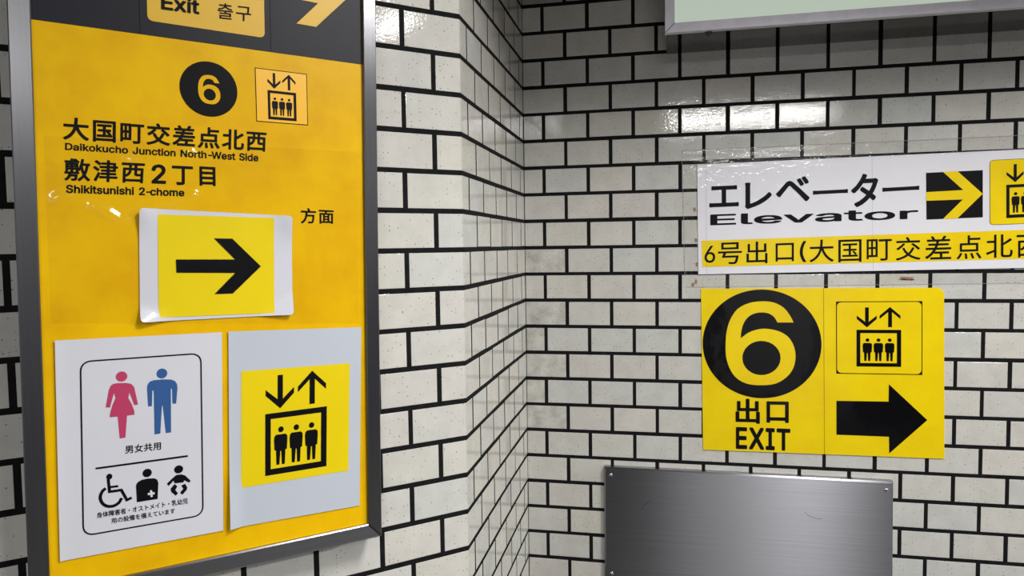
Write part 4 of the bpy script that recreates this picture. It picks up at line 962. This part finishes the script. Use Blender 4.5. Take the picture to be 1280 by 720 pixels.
NT.flat('wheelchair_symbol', [[ellipse(*D['wc_head'], n=24)], [stroke(D['wc_stroke'], ww)], [stroke(D['wc_arm'], ww * .8)],
                              [stroke(smooth_line(D['wc_wheel']), ww * 1.1)]], N1, M['ink'])
osb = NT.flat('ostomate_symbol', [[ellipse(*D['os_head'], n=24)], [D['os_body']]], N1, M['ink'])
NT.flat('white_cross', [[D['os_cross']]], N1 + .0003, M['paper'], osb)
NT.flat('baby_symbol', [[ellipse(*D['baby_head'], n=24)], [D['baby_body']], [D['baby_leg1']], [D['baby_leg2']]], N1, M['ink'])
lettering(NT, '身体障害者・オストメイト・乳幼児', D['t_small1'], N1, M['ink'], 8)
lettering(NT, '用の設備を備えています', D['t_small2'], N1, M['ink'], 8)

# lift notice
q = D['n2_sheet']
NL = Thing('lift_notice', 'L', (q[2][0] + q[3][0]) / 2, q[3][1], 'white paper notice with a black lift symbol on yellow, on the amber sign', 'notice')
lift2 = lambda s, t: 0.0014 + 0.0065 * gs(s, .06) * gs(t, .22) + 0.0006 * gs(s, .03)
sheet(NL, 'paper_sheet', q, 0.0487, 0.0003, M['paper_blue'], lift2, 28, 28)
NL.flat('yellow_ground', [[D['n2_yellow']]], N1, M['poster_yellow'])
pictogram(NL, D['pic2'], N1 + .0004, M['ink'])

# ------------------------------------------------------------------ lift banner on the right wall
q = D['el_sheet']
E = Thing('elevator_banner', 'B', q[3][0], q[3][1], 'long white banner with a yellow strip and chevron arrow above the exit sign', 'banner')
EO = 0.0035
E.prism('film_sheet', q, 0.0006, EO, M['white_film'])
E1 = EO + .0004
for k, ch in (('g_e', 'エ'), ('g_re', 'レ'), ('g_be', 'ベ'), ('g_b1', 'ー'), ('g_ta', 'タ'), ('g_b2', 'ー')):
    lettering(E, ch, D[k], E1, M['ink'], 12 if ch != 'ー' else 0)
lettering(E, 'Elevator', D['t_elevator'], E1, M['ink'], 8)
sq = E.flat('arrow_ground', [[D['chev_sq']]], E1, M['ink'], label='black square behind the chevron')
E.flat('chevron_arrow', [[D['chev']]], E1 + .0003, M['film_yellow'], sq, label='yellow arrow on black')
pq = D['pic3_frame']
pb = E.flat('lift_badge', [[rounded(pq, .009)]], E1, M['ink'])
E.flat('badge_ground', [[inset(rounded(pq, .009), .0010)]], E1 + .0003, M['film_yellow'], pb)
pictogram(E, D['pic3'], E1 + .0006, M['ink'], pb)
st = E.flat('yellow_strip', [[D['strip']]], E1, M['film_yellow'])
for ch, gq in D['strip_glyphs']:
    lettering(E, ch, gq, E1 + .0004, M['ink'], 3, parent=st)
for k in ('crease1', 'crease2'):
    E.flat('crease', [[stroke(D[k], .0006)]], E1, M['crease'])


def wrinkled(T, name, quad, off, amp, material, nx, nz, seed, parent=None, label=None):
    rnd = random.Random(seed)
    ph = [(rnd.uniform(8, 60), rnd.uniform(0, 6.3), rnd.uniform(3, 14), rnd.uniform(0, 6.3)) for _ in range(5)]
    def f(s, t):
        return amp * (0.5 + 0.5 * sum(math.sin(a * s + b) * math.cos(c * t + d) for a, b, c, d in ph) / 2.5)
    return sheet(T, name, quad, off, 0, material, f, nx, nz, parent=parent, label=label)


wrinkled(E, 'tape', D['tape_top'], 0.0009, 0.0006, M['tape'], 120, 8, 3, label='clear tape along the top edge')
wrinkled(E, 'tape', D['tape_left'], 0.0009, 0.0008, M['tape'], 8, 40, 4, label='clear tape down the left edge')
wrinkled(E, 'tape', D['tape_bot'], 0.0009, 0.0005, M['tape'], 100, 6, 5, label='clear tape residue under the bottom edge')
tt = D['tape_top']; tb = D['tape_bot']; tl = D['tape_left']
for pts in ([tt[0], tt[1]], [tl[0], tl[3]], [tb[3], tb[2]], [tt[3], tt[0]]):
    E.flat('tape_edge', [[stroke(pts, .0007)]], 0.0018, M['tape_edge'])
# crinkled tape lip running over the top edge of the banner
tq = D['el_sheet']
lip = [(tq[0][0] - .02, tq[0][1] + .004), (tq[1][0], tq[1][1] + .004), (tq[1][0], tq[1][1] - .003), (tq[0][0] - .02, tq[0][1] - .003)]
wrinkled(E, 'tape', lip, 0.0026, 0.0040, M['tape'], 260, 6, 9, label='crinkled tape lip')

# hardened glue and dirt left under the bottom edge
def blot(T, name, cu, cz, ru, rz, off, material, seed, label=None):
    rnd = random.Random(seed); lp = []
    for i in range(18):
        a = 2 * math.pi * i / 18; k = rnd.uniform(.45, 1.1)
        lp.append((cu + ru * k * math.cos(a), cz + rz * k * math.sin(a)))
    return T.flat(name, [[lp]], off, material, label=label)
M['glue'] = mat('brown_glue_residue', srgb(150, 110, 78), 0.6)
M['glue_dark'] = mat('dark_glue_residue', srgb(40, 28, 22), 0.6)
gu, gz = D['glue'][0]
blot(E, 'glue_residue', gu, gz, .020, .0055, .0012, M['glue'], 1, 'brown glue residue')
blot(E, 'glue_residue', gu - .004, gz - .002, .010, .0022, .0014, M['glue_dark'], 2)
blot(E, 'glue_residue', gu + .012, gz - .003, .009, .0018, .0014, M['glue_dark'], 3)
for k, (uu, zz) in enumerate(D['glue'][1:]):
    blot(E, 'glue_residue', uu, zz, .004, .007, .0012, M['glue'], 10 + k)

# ------------------------------------------------------------------ yellow exit sign: two film sheets side by side
X = Thing('exit_sign', 'B', D['ex_a'][3][0], D['ex_a'][3][1], 'square yellow exit sign with a huge 6 and solid black arrow under the banner', 'sign')
XO = 0.003
X.prism('film_sheet', D['ex_a'], 0.0006, XO, M['film_yellow'], label='sheet with the number')
eb = D['ex_b']
ebl = [eb[0]] + [(eb[1][0] - .012, eb[1][1] + .0004), (eb[1][0] - .001, eb[1][1] - .010)] + [eb[2], eb[3]]
X.prism('film_sheet', ebl, 0.0006, XO, M['film_yellow'], label='sheet with the arrow')
X.flat('sheet_seam', [[stroke([D['ex_a'][1], D['ex_a'][2]], .0011)]], XO + .0003, M['seam'])
X1 = XO + .0004
dd = X.flat('number_disc', [[ellipse(*D['ex_disc'], n=96)]], X1, M['film_black'])
fm = quad_map(D['six_r'])
X.flat('numeral', [[[fm(x, y) for x, y in lp] for lp in D['SIX']]], X1 + .0003, M['film_yellow'], dd)
lettering(X, '出', D['g_de'], X1, M['film_black'], 13)
lettering(X, '口', D['g_ku'], X1, M['film_black'], 14)
lettering(X, 'EXIT', D['t_exit'], X1, M['film_black'], 12, 22)
fq = D['ex_frame']
fr = X.flat('lift_badge', [[fq]], X1, M['film_black'])
X.flat('badge_ground', [[rounded(inset(fq, .0020), .011)]], X1 + .0003, M['film_yellow'], fr)
pictogram(X, D['pic4'], X1 + .0006, M['film_black'], fr)
X.flat('arrow', [[D['ex_arrow']]], X1, M['film_black'], label='solid black arrow pointing right')

# ------------------------------------------------------------------ stainless cover plate
pl = D['plate']
zbp = -0.93
lft = lambda z: lerp_line(pl[0], pl[3], z); rgt = lambda z: lerp_line(pl[1], pl[2], z)
K = Thing('steel_cover', 'B', (lft(zbp) + rgt(zbp)) / 2, zbp, 'brushed stainless steel cover box screwed to the right wall below the exit sign', 'cover')
K.prism('cover_plate', [(lft(zbp), zbp), (rgt(zbp), zbp), (pl[1][0], pl[1][1]), (pl[0][0], pl[0][1])], 0.0006, 0.022, M['steel'], bev=0.0038)


def dome(T, name, u, z, off, r, h, material, slot=True, parent=None):
    V, F = [(u, z, off + h)], []
    n = 20; rings = 5
    for k in range(1, rings + 1):
        a = k / rings * math.pi / 2
        for i in range(n):
            t = 2 * math.pi * i / n
            V.append((u + r * math.sin(a) * math.cos(t), z + r * math.sin(a) * math.sin(t), off + h * math.cos(a)))
    for i in range(n): F.append((0, 1 + i, 1 + (i + 1) % n))
    for k in range(rings - 1):
        for i in range(n):
            a = 1 + k * n + i; b2 = 1 + k * n + (i + 1) % n
            F.append((a, a + n, b2 + n, b2))
    o = T.mesh(name, V, F, material, parent, smooth=True)
    if slot:
        for ang in (0.5, 0.5 + math.pi / 2):
            c, s = math.cos(ang) * r * .5, math.sin(ang) * r * .5
            T.prism('screw_slot', stroke([(u - c, z - s), (u + c, z + s)], r * .2), off + h * .5, off + h * 1.02, M['bolt'], o)
    return o


M['scratch'] = mat('dull_scratch', srgb(52, 52, 56), 0.5)
for k in ('scratch1', 'scratch2'):
    K.flat('scratch', [[stroke(smooth_line(D[k]), .0009)]], 0.0221, M['scratch'])
sc = D['screws']
for u, z in (sc[0], sc[1], sc[2], (sc[1][0] + .001, sc[2][1])):
    dome(K, 'screw', u, z, 0.022, 0.0050, 0.0028, M['screw'])

# ------------------------------------------------------------------ illuminated sign box at the top right
u0, u1, zb, ztp, fd = 0.3684, 1.75, 0.4835, 0.695, 0.189
LB = Thing('sign_light_box', 'B', (u0 + u1) / 2, zb, 'wall mounted light box with a pale aluminium frame and frosted greenish panel, top right', 'light box')
LB.prism('housing', rect(u0 + .003, zb, u1, ztp), 0.0, fd - .016, M['underside'])
fw = 0.022
LB.prism('box_frame', [(u0, zb), (u1, zb), (u1 - fw, zb + fw), (u0 + fw, zb + fw)], fd - .018, fd, M['aluminium'], bev=.001)
LB.prism('box_frame', [(u0, zb), (u0 + fw, zb + fw), (u0 + fw, ztp - fw), (u0, ztp)], fd - .018, fd, M['aluminium'], bev=.001)
LB.prism('box_frame', [(u1, zb), (u1, ztp), (u1 - fw, ztp - fw), (u1 - fw, zb + fw)], fd - .018, fd, M['aluminium'], bev=.001)
LB.prism('box_frame', [(u0, ztp), (u0 + fw, ztp - fw), (u1 - fw, ztp - fw), (u1, ztp)], fd - .018, fd, M['aluminium'], bev=.001)
LB.prism('diffuser_panel', rect(u0 + fw - .001, zb + fw - .001, u1 - fw + .001, ztp - fw + .001), fd - .014, fd - .004, M['diffuser'])
LB.flat('corner_joint', [[stroke([(u0 + .001, zb + .001), (u0 + fw, zb + fw)], .0012)]], fd + .0002, M['bolt'])
# latch bolt under the box
def turned(T, name, u, z_top, off, prof, material, n=16, parent=None):
    V, F = [], []
    for zz, r in prof:
        for i in range(n):
            t = 2 * math.pi * i / n
            V.append((u + r * math.cos(t), z_top - zz, off + r * math.sin(t)))
    for k in range(len(prof) - 1):
        for i in range(n):
            j = (i + 1) % n
            F.append((k * n + i, k * n + j, (k + 1) * n + j, (k + 1) * n + i))
    F.append(tuple(range((len(prof) - 1) * n, len(prof) * n)))
    F.append(tuple(range(n))[::-1])
    return T.mesh(name, V, F, material, parent, smooth=False)
turned(LB, 'latch_bolt', 0.466, zb, 0.172, [(0, .0085), (.0015, .0085), (.0016, .0060), (.006, .0060), (.0066, .0030), (.009, .0026), (.0095, .0012)], M['bolt'])


# ------------------------------------------------------------------ ceiling lamp fittings, the last one added (outside the frame, seen only in reflections)
def lamp(x, y, lx, ly, rz, label):
    me = bpy.data.meshes.new('lamp_housing')
    vs = [(sx * lx / 2, sy * ly / 2, z) for z in (0, 0.1) for sx, sy in ((-1, -1), (1, -1), (1, 1), (-1, 1))]
    me.from_pydata(vs, [], [(0, 3, 2, 1), (4, 5, 6, 7), (0, 1, 5, 4), (1, 2, 6, 5), (2, 3, 7, 6), (3, 0, 4, 7)])
    me.materials.append(M['housing'])
    o = bpy.data.objects.new('ceiling_light', me); COL.objects.link(o)
    o.location = (x, y, 1.0); o.rotation_euler = (0, 0, rz)
    o['label'] = label; o['category'] = 'ceiling light'


lamp(0.66, -1.95, 0.16, 0.46, 0.0, 'narrow ceiling light fitting beside the wide one, out of view above')
lamp(0.26, -1.32, 0.44, 0.66, 0.0, 'ceiling light fitting over the recess, out of view above')
lamp(-1.75, -3.27, 1.26, 0.36, -0.756, 'ceiling light fitting at an angle behind the viewer')
lamp(3.5, -2.95, 1.26, 0.24, 0.0, 'added fill light fitting far off to the right')
